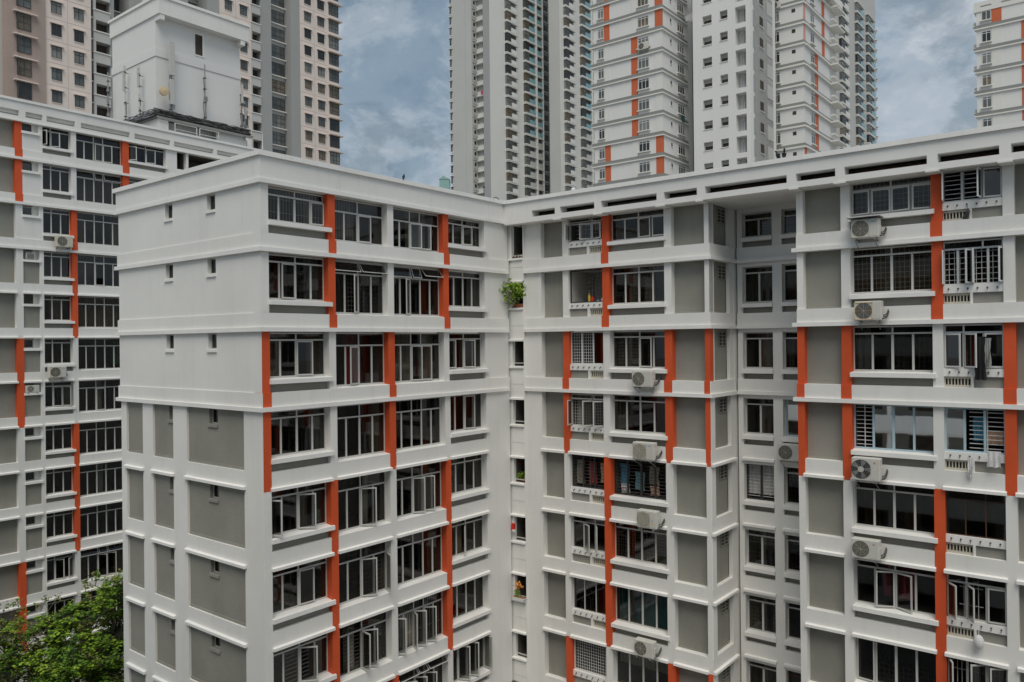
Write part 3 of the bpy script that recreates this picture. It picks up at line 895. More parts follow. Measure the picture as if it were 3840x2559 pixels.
par = pa.build('parapet', main)
bx('ledge', main, 'white_trim', (A, -.1, 13.36, -.6, 0, L0, L0 + .15), (G, -10.72, -.6, -.6, 0, L0, L0 + .15))
sl = MB(); sl.box(B, 1.2, 22.45, -.9, -.8, 5.6, 6.4, 'slot_dark'); sl.box(B, 1.2, 22.45, -.8, -.11, 5.70, 5.78, 'concrete'); sl.box(B, 1.2, 22.45, -.8, -.11, 6.12, 6.2, 'slot_dark')
sl.build('gutter', main)
pp = MB()
r5 = random.Random(4)
for (a, b) in slots:
    for q in range(2): 
        zz = 5.87 + .11 * q + r5.uniform(-.02, .02)
        pp.tube([B.P(a - .2, -.2 - .2 * q, zz), B.P(b + .2, -.2 - .2 * q, zz + r5.uniform(-.02, .02))], .045, 'pipe_rust' if r5.random() < .6 else 'concrete', 6)
pp.build('pipe', main)

# ================================================================== left block (D)
left = thing('apartment_block', 'long white slab block behind the tree carrying a rooftop machine room', 'building', (D.P(8, 0, 0)[0], D.P(8, 0, 0)[1], GROUND))
SD = {}
def spd(b, i, **k): SD[('D', b, i)] = k
for i in range(1, 13):
    spd(2, i, grille=('grid', 'grille_dark') if i in (2, 6) else None, curtain=('curtain_brown', [(.3, .7)]) if i == 5 else None)
    spd(3, i, grille=None, curtain=[None, ('curtain_grey', [(.42, .58)]), None, ('curtain_brown', [(.02, .2), (.8, .98)])][i % 4])
    spd(4, i, grille=None, curtain=[None, ('curtain_cream', [(0, .25)]), ('blind', [(.02, .98)], .6)][i % 3])
SD[('D', 2, 1)].update(opens=op(c0=(72, 'L'), c1=(32, 'L')), grille=('grid', 'grille_dark', (.55, 1)))
SD[('D', 3, 1)].update(opens=op(c2=(12, 'R'), c3=(22, 'L')))
SD[('D', 4, 1)].update(opens=op(c0=(40, 'L'), c2=(22, 'L')))
SD[('D', 3, 2)].update(tilts={0: 12, 1: 14, 2: 18}, grille=('grid', 'grille_dark', (0, .6)))
SD[('D', 3, 4)].update(opens=op(c2=(8, 'L')))
SD[('D', 3, 5)].update(curtain=('curtain_brown', [(0, .95)]))
SD[('D', 3, 6)].update(curtain=('curtain_green', [(.8, .98)], .15))
SD[('D', 3, 7)].update(opens=op(c2=(9, 'L')), curtain=('curtain_cream', [(.42, .55)]))
SD[('D', 2, 7)].update(opens=op(c1=(10, 'L'), c2=(45, 'L')))
SD[('D', 2, 11)].update(opens=op(c1=(28, 'L'), c2=(40, 'R')))
SD[('D', 3, 11)].update(tilts={0: 30, 1: 30, 2: 30}, opens=op(c2=(28, 'L'), c3=(30, 'L')))
for i in (1, 2, 5): SD[('D', 1, i)] = dict(frame='frame_brown', gls='glass_brown')
W3 = dict(trans=.27, tgroups=(1, 2))
cols_D = [(-4.2, -3.8), (-1.6, -1.25), (.98, 1.38), (2.33, 2.57), (4.29, 4.62), (7.66, 8.08), (10.75, 11.59), (12.3, 12.48), (16.5, 17.0)]
bays_D = [('panel',), ('panel',), ('small',), ('sill', 3, W3), ('tall', 5, 3, dict(tgroups=(2, 1, 2))), ('sill', 4, dict(trans=.25)), ('opening',), ('opening',)]
or_D = {1: {2, 5}, 2: {2, 5}, 3: {4}, 4: {4}, 5: {4}, 6: {2, 5}, 7: {2, 5}, 8: {4}, 9: {4}, 10: {4}, 11: {2}, 12: {2}}
def LD(i): return 14.22 if i == 0 else 14.55 - 2.8 * i
SD2 = {}
for (t_, b_, i_), v_ in SD.items(): SD2[('D', b_ + 1, i_)] = v_
facade(left, D, LD, range(1, 13), cols_D, bays_D, or_D, {1, 2, 3}, SD2, 'D')
b = MB()
DZ = LD(12)
for (a, c) in cols_D: b.box(D, a, c, -.8, -.14, GROUND, DZ, 'white')
b.box(D, -4.2, 17, -5.0, -4.8, GROUND, DZ, 'grey_plain')
b.box(D, 17.0, 26, -.6, -.12, GROUND, 14.22, 'white')
b.box(D, -4.2, 26, -10.4, -10.1, GROUND, 14.3, 'white')
b.box(D, -4.2, 26, -10.0, -.7, DZ - .05, DZ + .1, 'white')
b.box(D, -4.4, -4.2, -10.4, -.2, GROUND, 14.3, 'white'); b.box(D, 26, 26.2, -10.4, -.2, GROUND, 14.3, 'white')
b.build('wall', left)
b = MB()
b.box(D, -4.4, 26.2, -.45, -.05, 14.80, 15.36, 'white'); b.box(D, -4.4, 26.2, -.45, -.05, 14.22, 14.45, 'white')
dsl = [(-3.6, -1.6), (-1.2, 1.2), (1.57, 2.55), (2.8, 4.52), (4.9, 8.12), (8.45, 11.04), (11.34, 14.45), (14.75, 17.5), (17.9, 21)]
last = -4.4
for a, c in dsl: b.box(D, last, a, -.45, -.05, 14.45, 14.80, 'white'); last = c
b.box(D, last, 26.2, -.45, -.05, 14.45, 14.80, 'white')
b.box(D, -4.4, 26.2, -.55, -.28, 14.4, 14.85, 'white')
for a, c in dsl: b.box(D, a, c, -.30, -.27, 14.45, 14.58, 'grey_plain')
b.box(D, -4.4, 26.2, -.55, .03, 15.36, 15.52, 'white_trim')
b.box(D, -4.4, 26.2, -.5, .0, 14.12, 14.22, 'white_trim')
b.build('parapet', left)
bx('roof', left, 'tile_roof', (D, -4.3, 26.1, -10.3, -.5, 14.9, 15.1))
# machine room on its roof
MI = -3.0; mu0, mu1, md = 11.55, 18.65, 6.9
mr = MB()
Dm = D.at(0, MI); MS = D.at(mu0, MI)
mr.box(Dm, mu0, mu1, -md, 0, 16.2, 24.8, 'tower_offwhite')
mr.box(Dm, mu0 - .06, mu1 + .06, -md - .06, .06, 21.75, 22.35, 'tower_offwhite')
mr.box(Dm, mu0 - .12, mu1 + .35, -md - .15, .78, 24.75, 25.95, 'white')
mr.box(Dm, mu0 - .22, mu1 + .45, -md - .25, .88, 25.95, 26.15, 'white_trim')
for uu in (mu0 - .02, mu1 - .35):
    mr.box(Dm, uu, uu + .37, 0, .74, 24.35, 24.76, 'white')
mroom = mr.build('machine_room', left)
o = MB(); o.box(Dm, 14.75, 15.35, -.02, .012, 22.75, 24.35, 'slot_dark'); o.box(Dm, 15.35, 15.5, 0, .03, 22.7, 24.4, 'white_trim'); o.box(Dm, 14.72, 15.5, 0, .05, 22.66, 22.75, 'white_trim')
o.build('opening', mroom)
lw_ = MB()
Dl = D.at(0, MI + .75)
TZ = 17.05                               # level of the slab that carries the cable tray
lw_.box(Dl, mu0 - .2, mu0 + .55, -.4, 0, 15.1, TZ - .12, 'white'); lw_.box(Dl, mu1 + .0, mu1 + .5, -.4, 0, 15.1, TZ - .12, 'white')
lw_.box(Dl, mu0 + 4.6, mu1 + .0, -.6, -.2, 15.1, TZ - .12, 'white')
lw_.box(Dl, mu0 + .55, mu0 + 4.6, -1.6, -1.4, 15.1, TZ - .12, 'tower_midgrey')
lw_.box(Dl, mu0 - .35, mu1 + .6, -md - 1, .05, TZ - .12, TZ, 'concrete')
lw_.box(Dl, mu0 - .2, mu0 + .0, -md - .5, -.4, 15.1, TZ - .12, 'white')
lw_.build('wall', left)
rl = MB()
for (a, c) in ((mu0 + 1.0, mu0 + 2.75), (mu0 + 3.0, mu0 + 4.6)):
    for u in (a, c): rl.tube([Dl.P(u, .12, 14.9), Dl.P(u, .12, 16.75)], .04, 'frame_white')
    for z in (15.9, 16.3, 16.75): rl.tube([Dl.P(a, .12, z), Dl.P(c, .12, z)], .03, 'frame_white')
for q in range(7):
    u = mu0 + 3.1 + q * .24
    rl.tube([Dl.P(u, -.25, 15.1), Dl.P(u, -.25, TZ - .1)], .02, 'metal_grey')
rl.tube([Dl.P(mu0 - .3, .1, TZ - .2), Dl.P(mu1 - .3, .1, TZ - .2), Dl.P(mu1, .1, TZ - .5), Dl.P(mu1, .1, 15.2)], .05, 'metal_grey')
rl.build('railing', left)
# cable runs along the edge of the machine room
cb = thing('cable_tray', 'dark tangle of cables on a tray round the base of the machine room', 'cable tray', Dl.P(mu0, 0, TZ))
t = MB(); rr = random.Random(11)
t.box(Dl, mu0 - .5, mu1 + .7, -.45, .03, TZ + .004, TZ + .04, 'metal_dark')
t.box(Dl, mu0 - .5, mu0 - .1, -md - .6, -.36, TZ + .004, TZ + .04, 'metal_dark')
for q in range(36):
    zz = TZ + .06 + rr.random() * .48; vv = -.45 + rr.random() * .5
    pts = []; u = mu0 - .45
    while u < mu1 + .7:
        pts.append(Dl.P(u, vv + rr.uniform(-.05, .05), zz + rr.uniform(-.07, .07))); u += rr.uniform(.35, .6)
    t.tube(pts, rr.uniform(.02, .042), rr.choice(['metal_dark', 'metal_dark', 'ac_dark', 'metal_grey']), 5)
for q in range(16):
    zz = TZ + .06 + rr.random() * .48; uu = mu0 - .5 + rr.random() * .42
    pts = []; v = -.2
    while v > -md - .4:
        pts.append(Dl.P(uu + rr.uniform(-.05, .05), v, zz + rr.uniform(-.07, .07))); v -= rr.uniform(.4, .6)
    t.tube(pts, rr.uniform(.02, .042), rr.choice(['metal_dark', 'metal_dark', 'ac_dark', 'metal_grey']), 5)
t.build('cable', cb)
# antennas clipped to the walls
def antenna(fr, u, v, z0, z1, label, panel=True, dish=False, fat=False, bare=False, seed=0):
    q = random.Random(seed)
    a = thing('antenna', label, 'antenna', fr.P(u, v, z0), 'antenna poles on the machine room')
    m = MB(); m.tube([fr.P(u, v, z0), fr.P(u, v, z1)], .05 if not fat else .06, 'ac_white' if bare else 'metal_grey', 8); m.build('pole', a)
    m = MB()
    z = z0 + .5
    while z < z1 - .2:
        m.tube([fr.P(u, v + .02, z), fr.P(u, v - .28, z)], .035, 'metal_grey', 5)
        m.box(fr, u - .11, u + .11, v - .06, v + .06, z - .03, z + .03, 'metal_dark')
        if q.random() < .6: m.box(fr, u + .05, u + .05 + q.uniform(.1, .22), v, v + .14, z + .1, z + q.uniform(.25, .5), 'ac_white' if bare else 'metal_grey')
        z += q.uniform(.7, 1.2)
    m.build('bracket', a)
    if panel:
        m = MB(); h = (z1 - z0) * .42
        if fat:
            m.box(fr, u - .19, u + .19, v + .06, v + .30, z1 - 2.6, z1 - .1, 'tower_grey'); m.box(fr, u - .15, u + .15, v + .06, v + .26, z1 - 4.8, z1 - 2.9, 'tower_grey')
        else: m.box(fr, u - .07, u + .07, v + .05, v + .16, z1 - h, z1 - .2, 'tower_grey' if bare else 'frame')
        m.build('panel', a)
    m = MB()
    for k in range(3):
        pts = []; z = z1 - 1.0 - k * .8
        while z > z0: pts.append(fr.P(u + .07 * (k - 1) + q.uniform(-.05, .05), v - .05 + q.uniform(-.03, .08), z)); z -= .45
        pts.append(fr.P(u + q.uniform(-.3, .5), v + .1, z0 - .05))
        if len(pts) > 2: m.tube(pts, .022, 'metal_dark', 5)
    m.build('cable', a)
    if dish:
        m = MB(); zc_ = z0 + 1.7
        n = 16; vs = [fr.P(u - .65, v + .34, zc_)]; fs = []
        for j in range(n): vs.append(fr.P(u - .65 + .34 * math.cos(6.2832 * j / n), v + .28, zc_ + .34 * math.sin(6.2832 * j / n)))
        for j in range(n): vs.append(fr.P(u - .65 + .34 * math.cos(6.2832 * j / n), v + .12, zc_ + .34 * math.sin(6.2832 * j / n)))
        for j in range(n): fs.append((0, 1 + j, 1 + (j + 1) % n)); fs.append((1 + j, 1 + n + j, 1 + n + (j + 1) % n, 1 + (j + 1) % n))
        fs.append(tuple(range(1 + n, 1 + 2 * n)))
        m.add(vs, fs, 'dish'); m.tube([fr.P(u - .6, v + .12, zc_), fr.P(u, v, zc_)], .04, 'metal_grey', 6)
        m.build('dish', a)
antenna(Dm, mu0 + .95, .40, TZ + .3, 23.0, 'tall grey antenna pole with a cream dish near the corner of the machine room', fat=True, dish=True, seed=1)
antenna(Dm, mu0 + 3.75, .40, TZ + .3, 22.0, 'thin antenna pole on the middle of the machine room front wall', panel=False, seed=2)
antenna(Dm, mu1 - .12, .40, TZ + .3, 21.4, 'antenna pole with slim panels at the right corner of the machine room', seed=3)
antenna(Dm, mu1 + .55, -.2, TZ + .3, 19.6, 'shorter antenna pole standing just past the right corner of the machine room', seed=8)
Ms = Fr(D.P(mu0, MI, 0)[:2], tuple(dB))       # left wall of the room: u is negative going back
antenna(Ms, -1.7, .40, TZ + .3, 21.3, 'antenna pole nearest the corner on the shaded left wall of the machine room', seed=4, bare=True)
antenna(Ms, -4.0, .40, TZ + .3, 21.6, 'pale antenna pole in the middle of the shaded left wall of the machine room', seed=5, bare=True)
antenna(Ms, -6.85, .40, 15.6, 21.9, 'antenna pole at the far left end of the machine room side wall', panel=False, seed=6)

# ================================================================== towers behind
def tower(name, label, fr, u, g='building'): return thing(name, label, g, (fr.P(u, 0, 0)[0], fr.P(u, 0, 0)[1], GROUND))
def copies(parent, proto, pts, cap=100):
    """proto: one mesh part built at the frame's origin, copied to (dx,dy,dz) offsets."""
    out = [proto]
    me = proto.data
    alts = []
    for gm in ('tower_glass_pale', 'tower_glass_dark', 'tower_glass_warm'):
        ix = [i for i, q in enumerate(me.materials) if q.name == 'tower_glass']
        if not ix: break
        m2 = me.copy()
        for i in ix: m2.materials[i] = M[gm]
        alts.append(m2)
    rv = random.Random(len(pts) * 7 + len(me.vertices))
    for k, p in enumerate(pts):
        if k == 0: proto.location = Vector(p); continue
        c = proto.copy(); col.objects.link(c); c.parent = parent; c.location = Vector(p); out.append(c)
        if alts and rv.random() < .5: c.data = rv.choice(alts)
    return out
def off(fr, u, z): q = fr.d * u; return (q.x, q.y, z)
def tw_window(fr, u0, u1, v, z0, z1, fm, gl, nv=2, nh=0, awn=None, sillm=None, th=.06):
    m = MB()
    m.quad(fr, u0, u1, v + .01, z0, z1, gl)
    m.box(fr, u0, u0 + th, v, v + .05, z0, z1, fm); m.box(fr, u1 - th, u1, v, v + .05, z0, z1, fm)
    m.box(fr, u0 + th, u1 - th, v, v + .05, z0, z0 + th, fm); m.box(fr, u0 + th, u1 - th, v, v + .05, z1 - th, z1, fm)
    for i in range(1, nv): 
        c = u0 + (u1 - u0) * i / nv; m.box(fr, c - th / 2, c + th / 2, v, v + .045, z0 + th, z1 - th, fm)
    for f in ([] if not nh else nh): 
        c = z0 + (z1 - z0) * f; m.box(fr, u0 + th, u1 - th, v, v + .04, c - th / 2, c + th / 2, fm)
    return m
def org(px, dep): return ((px - 1920) / 2968.63 * dep, dep)

# --- T1: pink and brown tower behind the left block
F1 = Fr(org(211, 100), dA)
t1 = tower('apartment_tower', 'tall pink and brown tower with grey recesses standing behind the left block', F1, 0)
TOP1 = 70
w = MB()
def wl1(u0, u1, v, mt, dep=6.0, top=TOP1): w.box(F1, u0, u1, v - dep, v, GROUND, top, mt)
wl1(-12, -5.4, -1.0, 'tower_grey'); wl1(-5.4, -1.1, .55, 'tower_brown'); 
wl1(4.52, 5.0, -3.6, 'tower_grey', 3.0); wl1(7.15, 7.75, -.25, 'tower_midgrey'); wl1(7.75, 9.75, -3.0, 'tower_grey', 4)
wl1(9.75, 11.6, -.2, 'tower_midgrey'); 
wl1(18.5, 21.3, -3.0, 'tower_grey', 4); wl1(21.3, 23.3, -.2, 'tower_midgrey'); wl1(16.4, 18.5, -.5, 'tower_midgrey')
wl1(30.3, 32.3, -.2, 'tower_midgrey'); wl1(32.3, 35.8, -1.6, 'tower_grey', 5); wl1(35.8, 37.6, .0, 'tower_midgrey')
pinks = [(-1.1, 4.5, [(-.35, .86), (2.38, 3.55)]), (11.6, 16.4, [(12.4, 13.6), (14.6, 15.7)]), (23.3, 28.5, [(24.05, 25.2), (26.6, 27.8)]), (37.6, 45.5, [(38.5, 39.8), (41.15, 42.5)])]
for a, b_, _ in pinks: wl1(a, b_, 0 if a != -1.1 else .35, 'tower_pink')
ks = range(-1, 14)
lines = MB()
for a, b_, ws in pinks:
    vv = .35 if a == -1.1 else 0
    for k in ks: lines.box(F1, a, b_, vv, vv + .008, 32.3 + 2.8 * k + .62, 32.3 + 2.8 * k + .66, 'tower_brown')
    c = (ws[0][1] + ws[1][0]) / 2
    lines.box(F1, c - .015, c + .015, vv, vv + .007, 25, TOP1, 'tower_brown')
lines.build('joint', t1)
def zk(k): return 32.3 + 2.8 * k
allow = lambda u, k: True
# pink windows
pr = None; pts = []
wins = [(uu, .35 if uu[0] < 5 else 0) for a, b_, ws in pinks for uu in ws]
cnt = 0
for (ua, ub), vv in wins:
    m = tw_window(F1, ua, ub, vv + .02, 0, 1.5, 'metal_dark', 'tower_glass', 2, [.72])
    m.box(F1, ua - .18, ub + .22, vv, vv + .28, 1.52, 1.62, 'tower_pink')
    m.box(F1, ua - .02, ub + .02, vv, vv + .08, -.06, 0, 'tower_pink')
    p = m.build('window', t1)
    base = Vector((0, 0, 0))
    sel = [k for k in ks if 26 < zk(k) < 50 + ua * .36]
    copies(t1, p, [(0, 0, zk(k) - 1.5) for k in sel])
# shift: meshes were built relative to the tower's foot
def lift(parent, names):
    pass
m = tw_window(F1, -4.35, -2.75, .6, 0, 1.95, 'metal_dark', 'tower_glass', 2, [.45, .85])
m.box(F1, -4.35, -4.28, .02, .95, 0, 1.95, 'metal_dark'); m.box(F1, -4.75, -2.1, .5, 1.05, 2.0, 2.12, 'tower_pink')
m.box(F1, -4.3, -2.75, .3, .6, 0, .04, 'metal_dark')
copies(t1, m.build('window', t1), [(0, 0, zk(k) - 1.9) for k in range(-1, 6)])
m = MB(); m.quad(F1, -8.0, -5.9, -.98, 0, 1.9, 'tower_glass')
for q in range(8): m.box(F1, -8.0, -5.9, -.98, -.9, q * .24, q * .24 + .05, 'tower_offwhite')
copies(t1, m.build('louvre', t1), [(0, 0, zk(k) - 1.6) for k in range(-1, 5)])
# openings of the lift lobbies
for (ua, ub, ux) in ((5.3, 7.1, 4.98), (28.75, 30.2, 28.5)):
    vv = -.05
    m = MB(); sel = [k for k in ks if 26 < zk(k) < 49 + ua * .36]
    for k in [sel[0] - 1] + sel + [sel[-1] + 1]:
        z = zk(k) - 1.9
        w.box(F1, ux, ub + .05, -1.2, vv, z - 1.4, z, 'tower_grey')
    w.box(F1, ux, ub + .05, -4.0, -3.8, GROUND, TOP1, 'tower_midgrey')
    w.box(F1, ux, ua, -1.2, vv - .01, 20, TOP1, 'tower_grey')
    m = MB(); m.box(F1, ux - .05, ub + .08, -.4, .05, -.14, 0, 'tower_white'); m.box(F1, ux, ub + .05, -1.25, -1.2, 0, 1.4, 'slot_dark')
    copies(t1, m.build('opening', t1), [(0, 0, zk(k) - 1.9) for k in sel])
# dark recess windows
for (ua, ub, vv, nv) in ((4.52, 4.98, -.55, 1), (7.8, 9.7, -2.95, 3), (18.6, 21.2, -2.95, 3), (32.35, 35.7, -1.55, 4)):
    m = tw_window(F1, ua, ub, vv, 0, 2.1, 'metal_dark', 'tower_glass', nv, [.4, .78])
    m.box(F1, ua - .05, ub + .1, vv - .2, vv + .35, -.16, 0, 'tower_white')
    sel = [k for k in ks if 26 < zk(k) < 50 + ua * .36]
    copies(t1, m.build('recess_window', t1), [(0, 0, zk(k) - 3.0) for k in sel])
# corner windows at the far end
m = tw_window(F1, 43.5, 45.52, .02, 0, 1.95, 'metal_dark', 'tower_glass', 3, [.3, .7])
m.box(F1, 45.5, 45.56, -1.2, .06, 0, 1.95, 'metal_dark'); m.box(F1, 43.2, 46.1, -1.4, .6, 2.0, 2.12, 'tower_pink')
copies(t1, m.build('corner_window', t1), [(0, 0, zk(k) - 1.7) for k in range(-1, 13)])
w.build('wall', t1)

# --- generic banded tower (the estate's own style)
def bands(w, fr, u0, u1, zs, vwall, grey='tower_band', dep=.7):
    for z in zs:
        w.box(fr, u0, u1, -dep, vwall + .12, z + .16, z + .58, grey)
        w.box(fr, u0, u1, -dep, vwall + .22, z, z + .16, 'tower_white')
# --- T3
F3 = Fr(org(2494, 105), dB); F3s = F3.side(0)
t3 = tower('apartment_tower', 'white tower with grey floor bands and orange strips behind the inner corner', F3, 0)
L3 = [43.95 - 2.8 * k for k in range(-2, 10)]
w = MB()
w.box(F3, -10.7, 0, -9, 0, GROUND, 52, 'tower_offwhite')
w.box(F3s, 7.2, 15.5, -1.2, -.7, GROUND, 52, 'tower_midgrey')
bd = MB()
for z in L3:
    bd.box(F3, -11.0, .12, -.5, .12, z + .16, z + .60, 'tower_band'); bd.box(F3, -11.1, .22, -.5, .22, z, z + .16, 'tower_white')
    bd.box(F3s, .5, 7.4, -.5, .118, z + .16, z + .60, 'tower_band'); bd.box(F3s, .5, 7.5, -.5, .218, z, z + .16, 'tower_white')
bd.build('floor_band', t3)
for k, z in enumerate(L3):
    oc = {'a': (-8.92, -8.02), 'b': (-4.62, -3.66), 'c': (-.98, .012)}
    key = 'ac' if k in (0, 1, 2, 3, 9, 10, 11) else 'b'
    for c, (a, b_) in oc.items():
        m = MB()
        if c in key: m.box(F3, a, b_, -.3, .05, z + .60, z + 2.8, 'tower_orange'); m.build('orange_strip', t3)
        else: w.box(F3, a, b_, -.3, .045, z + .60, z + 2.8, 'tower_white')
for (fr, ua, ub, va, nv) in ((F3, -3.55, -1.9, .02, 3), (F3, -9.9, -8.95, .02, 2), (F3s, 4.4, 6.4, .02, 3)):
    m = tw_window(fr, ua, ub, va, 1.10, 2.5, 'frame_white', 'tower_glass', nv, [.8], th=.07)
    m.box(fr, ua - .15, ub + .1, 0, .30, .98, 1.10, 'tower_white'); m.box(fr, ua - .05, ub + .05, 0, .06, .62, .98, 'tower_offwhite')
    copies(t3, m.build('window', t3), [(0, 0, z) for z in L3])
m = MB(); m.box(F3s, 2.4, 2.75, 0, .02, 1.75, 2.3, 'slot_dark'); m.box(F3s, 2.35, 2.8, 0, .1, 1.68, 1.75, 'tower_white')
copies(t3, m.build('small_window', t3), [(0, 0, z) for z in L3])
w.build('wall', t3)
# --- T4: white lift core
F4 = Fr(org(2825, 101.5), dB); F4s = F4.side(0)
t4 = tower('lift_core', 'white tower with small square windows and recessed niches between two orange striped towers', F4, 0)
Z4 = [37.45 + 2.8 * k for k in range(-6, 4)]
w = MB()
z_lo, z_hi = Z4[0] - 2.8, 52
w.box(F4, -7.9, 0, -9.0, -1.3, GROUND, z_hi, 'tower_offwhite')
# front face left of the niches and the niche columns
us = [(-7.9, -6.5), (-5.2, -4.06), (-3.0, -1.95), (-.55, 0)]
for a, b_ in us: w.box(F4, a, b_, -1.3, 0, GROUND, z_hi, 'tower_offwhite')
def stack(fr, a, b_, zt, h, v0=-1.3):
    z = GROUND
    for q in Z4:
        w.box(fr, a, b_, v0, 0, z, q + zt - h, 'tower_offwhite'); z = q + zt
    w.box(fr, a, b_, v0, 0, z, z_hi, 'tower_offwhite')
stack(F4, -6.5, -5.2, 0, 1.1); stack(F4, -4.06, -3.0, .05, 1.1); stack(F4, -1.95, -.55, 0, 2.15)
w.box(F4s, 1.3, 8.0, -1.3, 0, GROUND, z_hi, 'tower_offwhite')
w.build('wall', t4)
for (a, b_, dz) in ((-6.5, -5.2, 0), (-4.06, -3.0, .05)):
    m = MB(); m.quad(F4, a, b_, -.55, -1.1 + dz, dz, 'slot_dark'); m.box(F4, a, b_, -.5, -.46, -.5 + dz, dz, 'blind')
    m.box(F4, a - .05, b_ + .05, -.3, .08, -1.18 + dz, -1.10 + dz, 'tower_white')
    copies(t4, m.build('window', t4), [(0, 0, q) for q in Z4])
m = MB(); m.box(F4, -1.55, -1.49, -1.3, -1.27, -2.1, -.6, 'tower_grey'); m.box(F4, -1.55, -.6, -1.3, -1.26, -.62, -.55, 'tower_grey')
copies(t4, m.build('niche', t4), [(0, 0, q) for q in Z4])
m = MB(); m.box(F4s, 3.3, 4.5, .005, .02, 1.0, 2.25, 'slot_dark'); m.box(F4s, 3.2, 4.6, .0, .1, .92, 1.0, 'tower_white')
copies(t4, m.build('side_window', t4), [(0, 0, q) for q in Z4])
m = MB(); m.box(F4s, 5.6, 7.9, .005, .025, .5, 2.6, 'tower_midgrey'); m.box(F4s, 5.9, 7.9, .026, .04, .5, 2.3, 'tower_grey')
copies(t4, m.build('side_niche', t4), [(0, 0, q) for q in Z4])
m = MB(); m.box(F4s, 1.0, 1.7, .003, .02, .2, 2.4, 'tower_midgrey')
copies(t4, m.build('slit', t4), [(0, 0, q) for q in Z4])
# --- T5
F5 = Fr(org(3025, 107.4), dB); F5s = F5.side(0)
t5 = tower('apartment_tower', 'banded white tower with thin orange strips on its far side beside the white lift core', F5, 0)
L5 = [37.15 - 2.8 * k for k in range(-4, 7)]
w = MB()
w.box(F5, -7.5, 0, -14.5, 0, GROUND, 49.9, 'tower_offwhite'); w.box(F5, -7.8, .9, -15.2, .6, 49.3, 50.3, 'tower_white')
bd = MB()
for z in L5:
    bd.box(F5, -7.6, .12, -.5, .12, z + .24, z + .62, 'tower_band'); bd.box(F5, -7.6, .22, -.5, .22, z, z + .24, 'tower_white')
    bd.box(F5s, .5, 14.6, -.5, .3, z, z + .26, 'tower_white'); bd.box(F5s, .5, 14.6, -.5, .14, z + .26, z + .60, 'tower_band')
    bd.box(F5s, 11.0, 14.9, .3, 1.3, z, z + .2, 'tower_white'); bd.box(F5s, 11.0, 13.0, .3, .8, z + 1.0, z + 1.2, 'tower_white')
bd.build('floor_band', t5)
for k, z in enumerate(L5):
    m = MB()
    if k in (4, 5, 6, 7, 8): a, b_, mm = 4.7, 6.0, 'tower_orange'
    elif k in (9, 10): a, b_, mm = .012, .9, 'tower_orange'
    else: a, b_, mm = 8.0, 9.1, 'tower_orange'
    m.box(F5s, a, b_, -.3, .06, z + .60, z + 2.8, mm); m.build('orange_strip', t5)
    if k < 4:
        m = MB(); m.box(F5s, .012, .75, -.3, .06, z + .6, z + 2.8, 'tower_pale_orange'); m.build('orange_strip', t5)
for (fr, ua, ub, nv, fm) in ((F5, -4.15, -3.2, 2, 'frame_white'), (F5s, 2.9, 4.5, 2, 'frame_white')):
    m = tw_window(fr, ua, ub, .02, 1.05, 2.55, fm, 'tower_glass', nv, [.78], th=.07); m.box(fr, ua - .1, ub + .1, 0, .3, .9, 1.05, 'tower_white')
    copies(t5, m.build('window', t5), [(0, 0, z) for z in L5])
m = MB(); m.box(F5, -1.55, -1.05, 0, .02, 1.85, 2.35, 'slot_dark')
copies(t5, m.build('small_window', t5), [(0, 0, z) for z in L5])
w.build('wall', t5)
# --- T7
F7 = Fr(org(3671, 102), dB)
t7 = tower('apartment_tower', 'banded white tower at the right edge topped by a slotted parapet', F7, 4)
L7 = [31.0 + 2.8 * k for k in range(-4, 4)]
w = MB(); w.box(F7, 0.1, 16, -9, 0, GROUND, 41.9, 'tower_offwhite'); w.box(F7, -.15, 16.2, -9.2, .12, 41.7, 42.95, 'tower_white')
w.box(F7, .6, 1.8, .1, .13, 42.25, 42.42, 'tower_band'); w.box(F7, 2.9, 6, .1, .13, 42.25, 42.42, 'tower_band')
bd = MB()
for z in L7[:-0 or None]:
    if z > 41: continue
    bd.box(F7, 0.0, 16, -.5, .12, z + .16, z + .58, 'tower_band'); bd.box(F7, -.1, 16, -.5, .22, z, z + .16, 'tower_white')
    w.box(F7, 1.8, 2.9, -.3, .045, z + .58, z + 2.8, 'tower_white') if z < 38.5 else None
    m = MB()
    if z > 38.5: m.box(F7, 1.8, 2.9, -.3, .05, z + .58, z + 2.6, 'tower_orange')
    else: m.box(F7, 5.0, 5.9, -.3, .05, z + .58, z + 2.8, 'tower_orange')
    m.build('orange_strip', t7)
    ac = MB(); ac.box(F7, -.35, .1, -1.2, -.3, z + .62, z + .70, 'tower_white'); ac.box(F7, -.28, .1, -1.0, -.5, z + .7, z + 1.2, 'ac_white'); ac.build('aircon_ledge', t7)
bd.build('floor_band', t7)
m = tw_window(F7, .7, 1.75, .02, 1.1, 2.5, 'frame_white', 'tower_glass', 2, [.8], th=.07); m.box(F7, .5, 1.8, 0, .3, .98, 1.1, 'tower_white')
copies(t7, m.build('window', t7), [(0, 0, z) for z in L7 if z < 41])
w.build('wall', t7)

